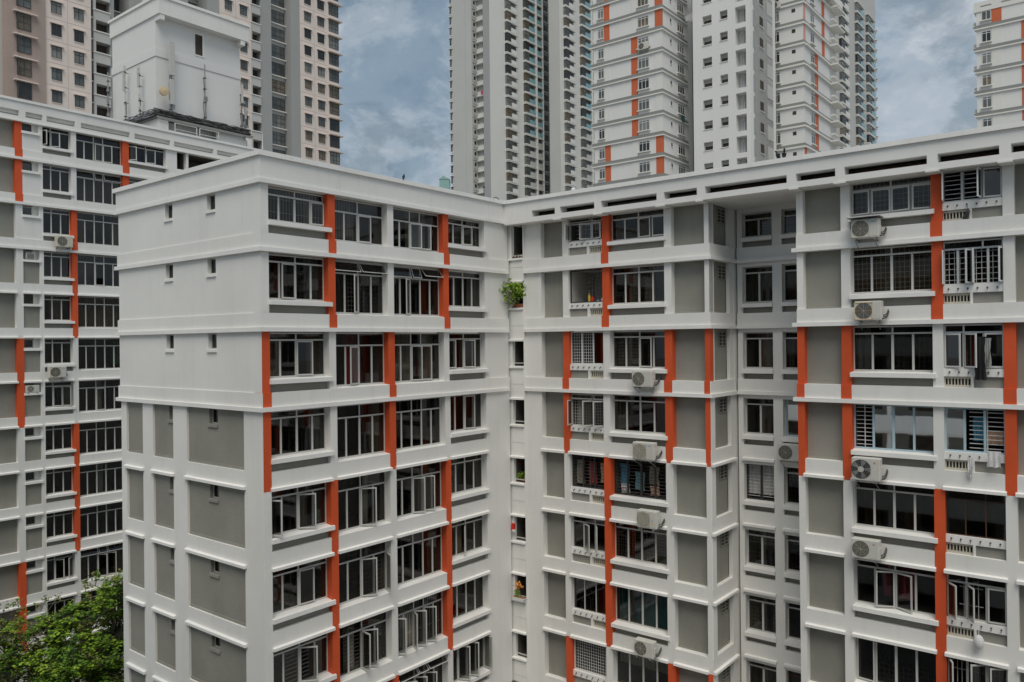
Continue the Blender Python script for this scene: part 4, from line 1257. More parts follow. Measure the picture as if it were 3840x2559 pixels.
# --- T2 and T6: distant towers with bay windows
def bay(fr, ua, ub, v, glassm, par, split=.42, dep=.75, blue=False):
    m = MB(); um = ua + (ub - ua) * split; g0 = glassm
    m.box(fr, ua, ub, v - .3, v + dep, 0, .22, 'tower_white')                    # floor slab
    m.box(fr, ua - .1, ub + .5, v - .3, v + dep + .15, 2.42, 2.6, 'tower_white')  # hood
    m.box(fr, ua + .05, um, v - .3, v + dep - .06, .22, 2.42, glassm)
    for q in range(4): 
        u = ua + .05 + (um - ua - .05) * q / 3; m.box(fr, u - .04, u + .04, v + dep - .07, v + dep - .02, .22, 2.42, 'metal_dark')
    m.box(fr, ua + .02, um, v + dep - .07, v + dep - .015, 1.2, 1.28, 'metal_dark')
    m.box(fr, um, ub - .05, v - .3, v + dep - .35, 1.25, 2.42, glassm)
    for q in range(1, 3):
        u = um + (ub - um) * q / 3; m.box(fr, u - .04, u + .04, v + dep - .36, v + dep - .3, 1.25, 2.42, 'metal_dark')
    m.box(fr, um, ub, v - .3, v + dep + .02, .22, 1.27, par)
    return m
F2 = Fr(org(1848, 201), dA); F2b = Fr(org(1848, 201), dB)
t2 = tower('apartment_tower', 'very tall pale tower with stacked bay windows and blue balconies in the middle distance', F2, 8)
w = MB(); H2 = 108
w.box(F2, 0, 22.3, -2.2, 0, GROUND, H2, 'tower_white'); w.box(F2, 2.6, 22.3, -6.15, -2.2, GROUND, H2, 'tower_grey'); w.box(F2, 0, 22.3, -13.2, -6.15, GROUND, H2, 'tower_grey')
w.box(F2b, -8.3, -6.2, -6, -.2, GROUND, H2, 'tower_midgrey'); w.box(F2b, -13.0, -8.2, -6, 0.15, GROUND, H2, 'tower_grey')
w.box(F2b, -2.2, -.02, -1, .05, GROUND, H2, 'tower_midgrey')
w.box(F2, 22.3, 32, -6, -1.4, GROUND, H2, 'tower_midgrey')
F2c = Fr(org(2111, 209), dA); F2cb = Fr(org(2111, 209), dB)
w.box(F2c, 0, 26, -3.5, 0, GROUND, H2, 'tower_white'); w.box(F2cb, -3.5, -.02, -1, .05, GROUND, H2, 'tower_grey')
w.box(F2, 18.5, 19.1, 0, .95, GROUND, H2, 'tower_white'); w.box(F2, 21.6, 21.9, 0, .95, GROUND, H2, 'tower_white'); w.box(F2c, 14.1, 14.8, 0, .95, GROUND, H2, 'tower_white')
w.build('wall', t2)
ks2 = [36.0 + 2.8 * k for k in range(0, 23)]
copies(t2, bay(F2, 6.2, 10.4, 0, 'tower_glass', 'tower_white').build('bay_window', t2), [(0, 0, z) for z in ks2])
copies(t2, bay(F2c, 1.8, 6.0, 0, 'tower_glass', 'tower_white').build('bay_window', t2), [(0, 0, z) for z in ks2])
zc2 = 54.0
for (fr, a, b_, sp_) in ((F2, 14.0, 18.3, .4), (F2, 19.2, 21.5, .1), (F2c, 9.6, 14.0, .4), (F2c, 14.9, 18.5, .1)):
    pb = bay(fr, a, b_, 0, 'tower_glass', 'balcony_blue', sp_).build('balcony', t2)
    copies(t2, pb, [(0, 0, z) for z in ks2 if z > zc2 + (2.5 if fr is F2c else 0)])
    pb = bay(fr, a, b_, 0, 'tower_glass', 'tower_grey', sp_).build('bay_window', t2)
    copies(t2, pb, [(0, 0, z) for z in ks2 if z <= zc2 + (2.5 if fr is F2c else 0)])
# recess with kitchen windows between the grey walls
m = MB()
m.box(F2b, -6.15, -2.2, -2.55, -2.3, 0, 2.8, 'tower_grey'); m.box(F2b, -6.15, -2.2, -2.3, -2.0, 0, 1.1, 'tower_white')
m.quad(F2b, -4.3, -2.5, -2.28, 1.2, 2.5, 'tower_glass_dark'); m.box(F2b, -6.15, -2.2, -2.3, -1.5, 2.55, 2.75, 'tower_white')
m.box(F2b, -6.13, -6.06, -2.2, -.3, 0, 2.8, 'tower_grey')
m.box(F2b, -6.08, -6.03, -1.4, -.7, 1.3, 2.2, 'tower_glass_dark'); m.box(F2b, -6.08, -5.9, -2.1, -.3, .25, .75, 'tower_midgrey'); m.box(F2b, -6.1, -5.85, -2.2, -.2, .1, .2, 'tower_white')
copies(t2, m.build('recess_window', t2), [(0, 0, z) for z in ks2])
m = MB(); m.box(F2b, -13.6, -12.98, -.6, .17, .3, 2.2, 'tower_glass'); m.box(F2b, -13.95, -12.6, -.7, .5, 2.25, 2.4, 'tower_white'); m.box(F2b, -13.6, -12.6, -.6, .25, .1, .3, 'tower_white')
copies(t2, m.build('side_window', t2), [(0, 0, z) for z in ks2])
m = MB(); m.box(F2, 25.0, 27.2, -1.5, -1.36, .4, 2.3, 'tower_glass_dark'); m.box(F2, 24.8, 27.4, -1.5, -1.0, .2, .38, 'tower_grey')
copies(t2, m.build('lobby_window', t2), [(0, 0, z) for z in ks2])
F6 = Fr(org(3140, 199), dA)
t6 = tower('apartment_tower', 'slim grey far tower with columns of bay windows right of the banded towers', F6, 15)
w = MB(); w.box(F6, -14, 40, -9, 0, GROUND, 108, 'tower_grey'); w.build('wall', t6)
ks6 = [43.4 + 2.8 * k for k in range(0, 17)]
for (a, b_) in ((4.3, 10.8), (18.8, 25.2), (29.5, 36.6)):
    m = bay(F6, a, b_, 0, 'tower_glass', 'tower_white' if a < 10 else 'balcony_blue', .45, .7)
    copies(t6, m.build('bay_window', t6), [(0, 0, z) for z in ks6])
m = MB(); m.box(F6, 39.4, 40.4, -1.5, .5, 1.0, 1.2, 'tower_white'); m.box(F6, 39.6, 40.2, -1.2, .3, .3, .9, 'ac_white')
copies(t6, m.build('aircon_ledge', t6), [(0, 0, z) for z in ks6])
m = MB(); m.quad(F6, 26.4, 27.6, .02, .9, 2.0, 'tower_glass')
copies(t6, m.build('window', t6), [(0, 0, z) for z in ks6])
# --- far turquoise building with a pitched top
F8 = Fr(org(1654, 400), (1, 0))
t8 = tower('turquoise_building', 'far turquoise building with a small pitched roof peeping left of the tall pale tower', F8, 2)
w = MB(); w.box(F8, 0, 5.0, -8, 0, GROUND, 82.5, 'teal_wall'); w.build('wall', t8)
P8 = F8.P
m = MB(); m.add([P8(-.2, .2, 82.5), P8(5.2, .2, 82.5), P8(2.0, .2, 84.2), P8(-.2, -8, 82.5), P8(5.2, -8, 82.5), P8(2.0, -8, 84.2)], [(0, 2, 1), (3, 4, 5), (0, 3, 5, 2), (1, 2, 5, 4), (0, 1, 4, 3)], 'teal_wall'); m.build('roof', t8)

# ================================================================== things hung on the main block
ROTB = math.atan2(dB.y, dB.x); ROTA = math.atan2(dA.y, dA.x)
LOC = Fr((0, 0), (1, 0))                 # local frame: u right, v outwards (-y), z up
def ac_unit(kind, label, fr, u, v, z, rot, W=.92, Hh=.68, logo=None, casing='ac_white', group='air conditioner condensers on the facades', pipes=True):
    a = thing('aircon_condenser', label, 'air conditioner', fr.P(u, v, z), group)
    Dp = .33
    def bd(m, name, par=a): 
        o = m.build(name, None); o.parent = par; return o
    def put(m, name, par):
        me_o = m.build(name, None); me_o.parent = par; return me_o
    m = MB(); f0, f1 = .05, .05 + Dp; ch = .025
    # casing with chamfered edges
    pr = [(ch, .06), (W - ch, .06), (W, .06 + ch), (W, .06 + Hh - ch), (W - ch, .06 + Hh), (ch, .06 + Hh), (0, .06 + Hh - ch), (0, .06 + ch)]
    vs = [LOC.P(p, f0, q) for p, q in pr] + [LOC.P(p, f1 - .02, q) for p, q in pr]
    pi = [(min(max(p, .02), W - .02), min(max(q, .08), .06 + Hh - .02)) for p, q in pr]
    vs += [LOC.P(p, f1, q) for p, q in pi]
    fs = [tuple(range(8))]
    for r_ in (0, 8):
        for j in range(8): fs.append((r_ + j, r_ + 8 + j, r_ + 8 + (j + 1) % 8, r_ + (j + 1) % 8))
    fs.append(tuple(23 - j for j in range(8)))
    m.add(vs, fs, casing)
    m.box(LOC, W * .67, W - .03, f1, f1 + .006, .12, .06 + Hh - .06, casing)
    m.box(LOC, W - .002, W + .03, f0 + .05, f1 - .1, .14, .06 + Hh * .62, casing)
    cz = .06 + Hh / 2; cu = W * .345; rad = Hh * .42
    body = put(m, 'casing', a)
    m = MB(); m.disc(LOC, cu, f1 + .004, cz, rad, 'ac_dark', 24)
    if kind == 'blades':
        put(m, 'fan_hole', a)
        m = MB()
        for q in range(5):
            an = 6.2832 * q / 5
            vs = []
            for rr_, da, dv in ((.2, -.25, 0), (.95, -.28, .0), (.97, .28, .03), (.25, .35, .03)):
                vs.append(LOC.P(cu + rad * rr_ * math.cos(an + da), f1 + .008 + dv * .5, cz + rad * rr_ * math.sin(an + da)))
            m.add(vs, [(0, 1, 2, 3), (3, 2, 1, 0)], 'metal_grey')
        m.disc(LOC, cu, f1 + .03, cz, rad * .3, 'ac_white', 14); put(m, 'fan', a)
        m = MB()
        for q in range(1, 7): m.disc(LOC, cu, f1 + .034, cz, rad * q / 6 + .004, 'metal_grey', 22, rad * q / 6 - .003)
        put(m, 'fan_grille', a)
    else:
        put(m, 'fan_hole', a)
        m = MB(); gm = 'ac_cream' if kind != 'rusty' else 'cloth_teal'
        for q in range(1, 9): m.disc(LOC, cu, f1 + .012, cz, rad * q / 8 + .004, 'ac_cream' if kind != 'rusty' else ('cloth_peach' if q % 2 else 'balcony_blue'), 24, rad * q / 8 - .004)
        for q in range(8):
            an = 6.2832 * q / 8
            m.tube([LOC.P(cu, f1 + .014, cz), LOC.P(cu + rad * math.cos(an), f1 + .014, cz + rad * math.sin(an))], .003, 'ac_cream', 4)
        if kind in ('square', 'rusty'):
            s_ = rad * 1.08
            for (a0, a1, z0, z1) in ((-s_, s_, -s_, -s_ + .03), (-s_, s_, s_ - .03, s_), (-s_, -s_ + .03, -s_, s_), (s_ - .03, s_, -s_, s_)):
                m.box(LOC, cu + a0, cu + a1, f1, f1 + .02, cz + z0, cz + z1, 'dish' if kind == 'rusty' else 'ac_cream')
        if kind == 'louvre':
            for q in range(14): m.box(LOC, cu - rad, cu + rad, f1 + .004, f1 + .018, cz - rad + q * rad / 7, cz - rad + q * rad / 7 + .02, 'ac_cream')
        put(m, 'fan_grille', a)
    m = MB()
    for q in (.12, W - .16):
        m.box(LOC, q, q + .04, -.25, f1 + .06, .0, .06, 'metal_grey'); m.box(LOC, q, q + .04, -.25, .0, -.06, .0, 'metal_grey')
        m.tube([LOC.P(q + .02, f1 + .03, .01), LOC.P(q + .02, -.1, -.26)], .015, 'metal_grey', 5)
    put(m, 'bracket', a)
    if pipes:
        m = MB(); pts = [(W - .01, .20, .24), (W + .05, .20, .235), (W + .10, .16, .25), (W + .125, .09, .30), (W + .13, .0, .37), (W + .125, -.10, .44), (W + .11, -.25, .47)]
        for q in range(3): m.tube([LOC.P(p + .018 * (q % 2), vv, zz - .055 * q) for p, vv, zz in pts], .021, 'metal_dark', 7)
        put(m, 'pipe', a)
    if logo:
        m = MB(); lu, lz, r0 = W * .82, .06 + Hh * .80, .045
        if logo == 'diamonds':
            for k in range(3):
                an = R(90 + 120 * k); ex, ez = math.cos(an), math.sin(an); px, pz_ = -ez, ex
                cu_, cz_ = lu, lz
                pts = [(0, 0), (r0 * .52, r0 * .31), (r0 * 1.04, 0), (r0 * .52, -r0 * .31)]
                m.add([LOC.P(cu_ + ex * s_ + px * t_, f1 + .010, cz_ + ez * s_ + pz_ * t_) for s_, t_ in pts], [(3, 2, 1, 0)], 'logo_red')
        elif logo == 'blue': m.box(LOC, lu - .08, lu + .06, f1 + .006, f1 + .009, lz, lz + .035, 'logo_blue')
        elif logo == 'yellow':
            m.disc(LOC, lu - .02, f1 + .009, .06 + Hh * .3, .045, 'sticker_yellow', 12); m.disc(LOC, lu - .02, f1 + .009, .06 + Hh * .47, .03, 'logo_blue', 12)
        put(m, 'badge', a)
    a.rotation_euler = (0, 0, rot)
    return a
V0 = .0
ac_unit('square', 'cream condenser with a small sheet awning under the top right wide window', B, 15.73, V0, LM(1) + .20, ROTB, logo='blue')
ac_unit('rusty', 'condenser with a square rusty blue and orange fan grille under a wide window', B, 15.82, V0, LM(2) + .10, ROTB, W=.88)
ac_unit('blades', 'large white condenser showing bare fan blades and a red three diamond badge', B, 15.66, V0, LM(4) + .06, ROTB, W=.94, Hh=.80, logo='diamonds')
ac_unit('round', 'condenser with a ribbed round grille and red badge, lowest on the right section', B, 15.62, V0, LM(5) + .10, ROTB, logo='diamonds')
ac_unit('round', 'condenser with dangling black pipes under the window of horizontal grilles beside an orange pillar', B, 6.78, V0, LM(3) + .32, ROTB, W=.95)
ac_unit('louvre', 'condenser with blue badge directly below the plain dark four pane window', B, 6.78, V0, LM(4) + .04, ROTB, W=1.0, Hh=.74, logo='blue')
ac_unit('louvre', 'white condenser with a yellow sticker under the windows full of hanging clothes', B, 6.95, V0, LM(5) - .02, ROTB, W=.92, Hh=.74, logo='yellow')
ac_unit('round', 'lowest condenser on the right facade under the windows with teal curtains', B, 6.75, V0, LM(7) + .12, ROTB, W=.9, logo=None)
ac_unit('round', 'condenser half hidden behind an orange pillar in the set-back bay', Rb, 12.05, V0, LM(4) + .12, ROTB, W=.95)
ac_unit('round', 'condenser on the left slab block below a three pane window beside an orange pillar', D, 3.15, V0, LD(3) + .22, ROTA, W=1.0, Hh=.72, casing='ac_cream')
ac_unit('square', 'condenser mounted left on the left slab block, between two white pillars', D, 2.65, V0, LD(6) + .20, ROTA, W=1.02, Hh=.72, logo='blue')
ac_unit('round', 'condenser tucked into a small high recess on the left slab block', D, 1.42, -.42, LD(7) + 2.12, ROTA, W=.8, Hh=.45, pipes=False)
ac_unit('round', 'condenser sitting outside a window of the distant orange striped tower', F3, -3.35, .1, 38.35 + .66, math.atan2(dB.y, dB.x), W=1.5, Hh=.95)
ac_unit('round', 'condenser in the window niche of the banded tower next to the lift core', F5, -4.1, .0, L5[3] + 3.85 if False else 45.6, math.atan2(dB.y, dB.x), W=1.1, Hh=.9, pipes=False)
wa = thing('window_aircon', 'boxy window air conditioner set in a small high window of the left slab block', 'air conditioner', D.P(1.55, -.42, LD(4) + 2.2))
m = MB(); m.box(D, 1.55, 2.05, -.5, -.12, LD(4) + 2.22, LD(4) + 2.6, 'ac_white'); m.build('casing', wa)
m = MB()
for q in range(6): m.box(D, 1.59, 2.01, -.12, -.108, LD(4) + 2.25 + q * .055, LD(4) + 2.275 + q * .055, 'ac_dark')
m.build('grille', wa)
# awning sheet over the top condenser
tag(bx('sheet_awning', None, 'metal_grey', (B, 15.62, 16.72, -.1, .55, LM(1) + .98, LM(1) + .995)), 'thin metal sheet lying over the top right condenser', 'awning')

# ---------------------------------------------------------------- plants
def leaves(m, c, n, spread, size, mats, seed, droop=.2, flat=.5):
    q = random.Random(seed)
    for _ in range(n):
        p = Vector((q.gauss(0, spread[0]), q.gauss(0, spread[1]), q.gauss(0, spread[2]))) + Vector(c)
        s_ = size * q.uniform(.6, 1.3)
        d = Vector((q.uniform(-1, 1), q.uniform(-1, 1), q.uniform(-flat - droop, flat))).normalized()
        n_ = Vector((q.uniform(-1, 1), q.uniform(-1, 1), q.uniform(.1, 1.2))).normalized()
        sd_ = d.cross(n_).normalized() * s_ * .34
        up = sd_.cross(d).normalized() * s_ * .12
        m.add([p, p + d * s_ * .5 + sd_ + up, p + d * s_, p + d * s_ * .5 - sd_ + up], [(0, 1, 2, 3)], q.choice(mats))
def stair_z(i): return LM(i - 1) - 1.62
SI = B
pl = thing('potted_bush', 'bright green bush spilling out of a stair window in the inner corner', 'plant', SI.P(.35, -.12, stair_z(2)))
m = MB(); m.box(SI, .08, .64, -.28, -.05, stair_z(2) + .004, stair_z(2) + .18, 'terracotta'); m.build('planter', pl)
m = MB(); q = random.Random(3); tips = []
for (u, v, z) in ((-.50, .5, .30), (-.42, .45, .62), (-.15, .42, .95), (.08, .35, 1.12), (.35, .3, .80), (.66, .3, .98), (.2, .45, .50), (.58, .25, .70), (.25, .3, 1.05)):
    a_ = SI.P(.35, -.15, stair_z(2) + .15); e_ = SI.P(u, v, stair_z(2) + z); mid = SI.P((u + .35) / 2, v * .5, stair_z(2) + z * .75)
    m.tube([a_, mid, e_], [.02, .014, .007], 'bark', 5); tips.append(e_); tips.append(mid)
m.build('stem', pl)
m = MB()
for k, t_ in enumerate(tips): leaves(m, t_, 26 if k % 2 == 0 else 7, (.13, .11, .13), .17, ['leaf_light', 'leaf_light', 'leaf_light', 'leaf_mid'], 50 + k, .6)
m.build('foliage', pl)
pl = thing('potted_plant', 'yellow green leafy plant behind the rail of a stair window, with a red flower', 'plant', SI.P(.4, -.2, stair_z(5)))
m = MB(); m.box(SI, .06, .66, -.48, -.36, stair_z(5) + .004, stair_z(5) + .16, 'terracotta'); m.build('planter', pl)
m = MB()
for u in (.12, .22, .32, .42, .52, .62): leaves(m, SI.P(u, -.32, stair_z(5) + .30), 16, (.05, .06, .06), .13, ['leaf_light', 'leaf_light', 'leaf_mid'], int(u * 100), .1, 1.0)
m.build('foliage', pl)
m = MB(); leaves(m, SI.P(.10, -.4, stair_z(5) + .85), 8, (.03, .03, .05), .08, ['flower_red'], 9); m.tube([SI.P(.12, -.42, stair_z(5) + .1), SI.P(.10, -.4, stair_z(5) + .85)], .008, 'bark', 4); m.build('flower', pl)
pl = thing('potted_plant', 'small dark plant standing inside the stair window behind the red and white pot', 'plant', SI.P(.5, -.3, stair_z(6)))
m = MB(); m.box(SI, .42, .60, -.52, -.36, stair_z(6) + .004, stair_z(6) + .14, 'terracotta'); m.build('planter', pl)
m = MB(); leaves(m, SI.P(.52, -.40, stair_z(6) + .36), 26, (.05, .05, .11), .12, ['leaf_mid', 'leaf_dry'], 77); m.build('foliage', pl)
pl = thing('hanging_pot', 'red and white pot hung on the side of a stair window', 'plant pot', SI.P(.05, .12, stair_z(6) + .55))
m = MB(); m.box(SI, -.06, .09, .02, .14, stair_z(6) + .48, stair_z(6) + .82, 'flower_red'); m.build('pot', pl)
m = MB(); m.box(SI, .02, .20, .10, .20, stair_z(6) + .44, stair_z(6) + .54, 'cloth_white'); m.build('saucer', pl)
pl = thing('potted_plant', 'plant with an orange flower head on a long planter outside a stair window', 'plant', SI.P(.35, .1, stair_z(7)))
m = MB(); m.box(SI, .0, .74, .02, .22, stair_z(7) - .02, stair_z(7) + .14, 'frame_white'); m.box(SI, .02, .72, .04, .20, stair_z(7) + .14, stair_z(7) + .16, 'terracotta'); m.build('planter', pl)
m = MB(); leaves(m, SI.P(.25, .12, stair_z(7) + .32), 36, (.08, .05, .07), .13, ['leaf_light', 'leaf_mid'], 31); m.tube([SI.P(.28, .1, stair_z(7) + .15), SI.P(.30, .1, stair_z(7) + .62)], .01, 'bark', 5); m.build('foliage', pl)
m = MB(); leaves(m, SI.P(.30, .1, stair_z(7) + .68), 30, (.08, .06, .05), .14, ['flower_orange'], 32, .1, .9); m.build('flower', pl)
for u in (.0, .74):
    m = MB(); m.tube([SI.P(u, .0, stair_z(7) + .1), SI.P(u, .26, stair_z(7) + .06), SI.P(u, .26, stair_z(7) - .14)], .012, 'metal_dark', 5)
    m.build('bracket', pl)
pl = thing('pot_rack', 'row of tiny pots along the sill of the uppermost stair window', 'plant pots', SI.P(.35, -.2, stair_z(1)))
m = MB()
for q in range(7): m.ball(SI.P(.07 + q * .095, -.1, stair_z(1) + .085), .04, 'cloth_white' if q % 2 else 'terracotta', 7, 5)
m.box(SI, .03, .69, -.16, -.04, stair_z(1) + .004, stair_z(1) + .045, 'metal_dark'); m.build('pots', pl)
m = MB(); leaves(m, SI.P(.35, -.1, stair_z(1) + .14), 40, (.2, .03, .03), .06, ['leaf_dark', 'leaf_mid'], 15); m.build('foliage', pl)

# ---------------------------------------------------------------- clothes and household things
def cloth(name, label, fr, u, v, z, w, h, mt, seed=0, group=None):
    q = random.Random(seed); nx, nz = 9, 7; vs = []; fs = []
    for layer in (0, 1):
        for i in range(nx + 1):
            for j in range(nz + 1):
                f = j / nz
                uu = u + w * (i / nx - .5) * (1 - .10 * math.sin(f * 3)) + .02 * math.sin(i * 2.1 + j + seed)
                vv = v + .025 * math.sin(i * 1.7 + seed) * (.4 + f) + (.012 if layer else 0)
                vs.append(fr.P(uu, vv, z - h * f + .015 * math.sin(i * 1.3 + seed) * f))
    k = (nx + 1) * (nz + 1)
    for i in range(nx):
        for j in range(nz):
            a_ = i * (nz + 1) + j; b_ = a_ + nz + 1
            fs.append((a_, a_ + 1, b_ + 1, b_)); fs.append((k + a_, k + b_, k + b_ + 1, k + a_ + 1))
    m = MB(); m.add(vs, fs, mt)
    o = m.build(name, None, origin=fr.P(u, v, z - h)); return tag(o, label, 'clothes', group)
zk3 = LM(3) + 1.28
cloth('black_garment', 'black garment hanging out of an open window onto the pole holders', B, 19.62, .0, LM(3) + 2.35, .34, 1.42, 'cloth_black', 1)
cloth('grey_garment', 'narrow grey garment hanging beside the black garment', B, 19.85, .02, LM(3) + 2.3, .16, .95, 'curtain_grey', 2)
cloth('pink_cloth', 'small pink cloth just inside the open window by the black garment', B, 19.13, -.52, LM(3) + 1.9, .14, .16, 'cloth_pink', 3)
cloth('peach_cloth', 'peach coloured cloth under the pink cloth in the open window', B, 19.12, -.52, LM(3) + 1.72, .14, .3, 'cloth_peach', 4)
cloth('white_towel', 'white towel drying outside a pale blue window with white bars', B, 20.0, .05, LM(4) + 1.42, .42, .52, 'cloth_white', 5)
cloth('white_strip_cloth', 'long thin white cloth hung below the white towel', B, 19.3, -.02, LM(4) + 1.15, .16, .66, 'cloth_white', 6)
cloth('peach_shirt', 'peach shirt behind the white bars of the pale blue window', B, 19.98, -.62, LM(4) + 2.0, .5, .42, 'cloth_peach', 7)
cloth('blue_shirt', 'blue shirt behind the white bars of the pale blue window', B, 19.5, -.62, LM(4) + 2.45, .4, .8, 'cloth_blue', 8)
for k, (u, w_, z_, h_, mt) in enumerate([(3.55, .42, 2.5, 1.1, 'curtain_cream'), (4.2, .42, 2.45, 1.0, 'cloth_red'), (4.8, .36, 2.45, .9, 'cloth_peach')]):
    cloth('hanging_garment', ['cream garment hanging leftmost in the black framed clothes window', 'red patterned garment in the middle of the black framed clothes window', 'peach garment nearest the orange pillar in the black framed clothes window'][k], B, u, -.52, LM(5) + z_, w_, h_, mt, 20 + k, 'clothes hanging in the black framed windows')
lab5 = ['blue garment hanging at the left end of the wide clothes window', 'teal striped garment second from the left of the wide clothes window', 'brown cream garment in the right half of the wide clothes window', 'peach garment at the right end of the wide clothes window']
for k, (u, w_, z_, h_, mt) in enumerate([(5.8, .5, 2.5, .9, 'cloth_blue'), (6.55, .5, 2.2, .8, 'balcony_blue'), (7.25, .48, 2.5, .8, 'curtain_cream'), (7.95, .3, 2.4, .9, 'cloth_peach')]):
    cloth('hanging_garment', lab5[k], B, u, -.66, LM(5) + z_, w_, h_, mt, 30 + k, 'clothes hanging in the black framed windows')
lab6 = ['white towel low at the left of the wide clothes window', 'cream towel with red pattern low in the wide clothes window', 'white towel low at the right of the wide clothes window']
for k, (u, w_, z_, h_, mt) in enumerate([(5.85, .42, 1.62, .42, 'cloth_white'), (7.3, .46, 1.65, .42, 'cloth_peach'), (7.95, .25, 1.75, .5, 'cloth_white')]):
    cloth('hanging_towel', lab6[k], B, u, -.61, LM(5) + z_, w_, h_, mt, 40 + k, 'clothes hanging in the black framed windows')
# bag hanging on a pole holder
bag = MB(); c_ = B.P(19.5, .06, LM(6) + .72)
bag.ball(c_, .19, 'cloth_white', 10, 8, (.85, .85, 1.25)); bag.tube([(c_[0], c_[1], c_[2] + .2), (c_[0], c_[1], c_[2] + .42)], .014, 'cloth_white', 5)
tag(bag.build('hanging_bag', None, origin=c_), 'crumpled white bag hanging from a pole holder on the right facade', 'bag')
# spotlight-like black thing by the vent
m = MB(); c_ = B.P(19.28, -.1, LM(1) + .78); m.tube([B.P(19.2, -.22, LM(1) + .70), B.P(19.33, -.02, LM(1) + .92)], [.09, .06], 'metal_dark', 8)
m.tube([B.P(19.3, -.05, LM(1) + .9), B.P(19.28, -.12, LM(1) + 1.1)], .01, 'metal_dark', 5)
tag(m.build('black_cloth_bundle', None, origin=c_), 'small dark bundle tied in front of the top right vent', 'bundle')
# kitchen things in the open window
kz = LM(2) + 1.28
things_k = [('yellow_bottle', 'tall yellow bottle on the shelf of the open kitchen window', .06, .46, 4.15, 'sticker_yellow'), ('red_jar', 'short red jar beside the yellow bottle in the open kitchen window', .08, .30, 4.32, 'flower_red'),
            ('white_cup', 'white cup at the right of the open kitchen window sill', .07, .2, 4.85, 'cloth_white'), ('blue_bowl', 'teal bowl on the sill of the open kitchen window', .10, .12, 4.62, 'balcony_blue')]
for nm, lb, r_, h_, u, mt in things_k:
    m = MB(); p = B.P(u, -.46, kz + .0)
    m.tube([p, (p[0], p[1], p[2] + h_ * .65), (p[0], p[1], p[2] + h_ * .75), (p[0], p[1], p[2] + h_)], [r_, r_, r_ * .5, r_ * .45], mt, 10)
    tag(m.build(nm, None, origin=p), lb, nm.split('_')[1])
m = MB(); p = B.P(3.55, -.46, kz)
for q in range(6): m.tube([B.P(3.40 + q * .07, -.46, kz + .02), B.P(3.42 + q * .07, -.44, kz + .20)], .012, 'metal_grey', 5)
m.box(B, 3.36, 3.84, -.52, -.38, kz + .003, kz + .03, 'metal_grey'); tag(m.build('dish_rack', None, origin=p), 'wire dish rack at the left of the open kitchen window', 'rack')

# tower laundry on poles
def pole_laundry(fr, u, v, z, L, label, cols_, seed):
    t = thing('laundry_pole', label, 'laundry', fr.P(u, v, z))
    m = MB(); m.tube([fr.P(u, v, z), fr.P(u + .2, v + L, z + .75)], .03, 'frame_white', 6); m.build('pole', t)
    q = random.Random(seed)
    for k, c in enumerate(cols_):
        s_ = .35 + k * (L - .5) / len(cols_); m = MB()
        f = s_ / L; zz = z + .75 * f
        a_ = fr.P(u + .2 * f, v + s_, zz); e_ = fr.P(u + .2 * f, v + s_ + .55, zz + .2); h_ = q.uniform(.8, 1.2)
        m.add([a_, e_, (e_[0] + .08, e_[1], e_[2] - h_), (a_[0] + .05, a_[1], a_[2] - h_ * .9)], [(0, 1, 2, 3), (3, 2, 1, 0)], c); m.build('garment', t)
pole_laundry(F3s, 5.9, .2, 44.6, 3.2, 'laundry pole with bright blue and dark clothes high on the orange striped tower', ['cloth_white', 'cloth_white', 'cloth_black', 'cloth_cyan', 'cloth_cyan'], 1)
pole_laundry(F3s, 5.4, .2, 22.6, 3.4, 'laundry pole with pale clothes low on the orange striped tower, just over the roof edge', ['cloth_teal', 'cloth_white', 'cloth_white', 'balcony_blue', 'cloth_white'], 2)
cloth('teal_garment', 'dark teal garment hung below a side window of the orange striped tower', F3s, 5.6, .25, 30.2 + 1.0, .9, 1.2, 'cloth_teal', 9)
cloth('pink_cloth', 'bright pink cloth in the recess of the tall pale tower', F2b, -4.0, -1.6, 36.0 + 2.8 * 10 + 1.1, 1.1, 1.0, 'cloth_pink', 10)

# ---------------------------------------------------------------- birds and roof odds and ends
def bird(p, rot, label, s=1.0):
    t = thing('bird', label, 'bird', p, 'birds perched on the parapet')
    m = MB()
    # one closed body from tail to beak, lofted along the spine
    spine = [(-.12, 0, -.03, .012), (-.085, 0, .04, .022), (-.045, 0, .10, .046), (.0, 0, .16, .055), (.03, 0, .215, .042), (.045, 0, .255, .034), (.07, 0, .275, .026), (.098, 0, .272, .009), (.125, 0, .264, .002)]
    m.tube([Vector((x, y, z)) * s for x, y, z, r in spine], [r * s for *_, r in spine], 'bird', 9)
    body = m.build('body', None, smooth=True); body.parent = t
    m = MB()
    for y in (-.02, .02):
        m.tube([Vector((.0, y, .12)) * s, Vector((.01, y, .05)) * s, Vector((.015, y, .004)) * s], .006 * s, 'metal_dark', 5)
        for d in (-.02, 0, .02): m.tube([Vector((.015, y, .005)) * s, Vector((.05, y + d, .004)) * s], .004 * s, 'metal_dark', 4)
    o = m.build('leg', None); o.parent = t
    for sg in (-1, 1):
        m = MB(); vs = [(.03, .046 * sg, .20), (-.01, .056 * sg, .12), (-.10, .022 * sg, .0), (-.075, .04 * sg, .10), (-.02, .054 * sg, .19)]
        vs = [Vector(q) * s for q in vs]; m.add(vs + [q + Vector((0, .008 * sg * s, .004 * s)) for q in vs], [(0, 1, 2, 3, 4), (9, 8, 7, 6, 5), (0, 5, 6, 1), (1, 6, 7, 2), (2, 7, 8, 3), (3, 8, 9, 4), (4, 9, 5, 0)], 'bird')
        o = m.build('wing', None); o.parent = t
    t.rotation_euler = (0, 0, rot)
bird(A.P(6.75, .0, PT), ROTA + .5, 'small dark bird perched alone on the parapet against the sky', .85)
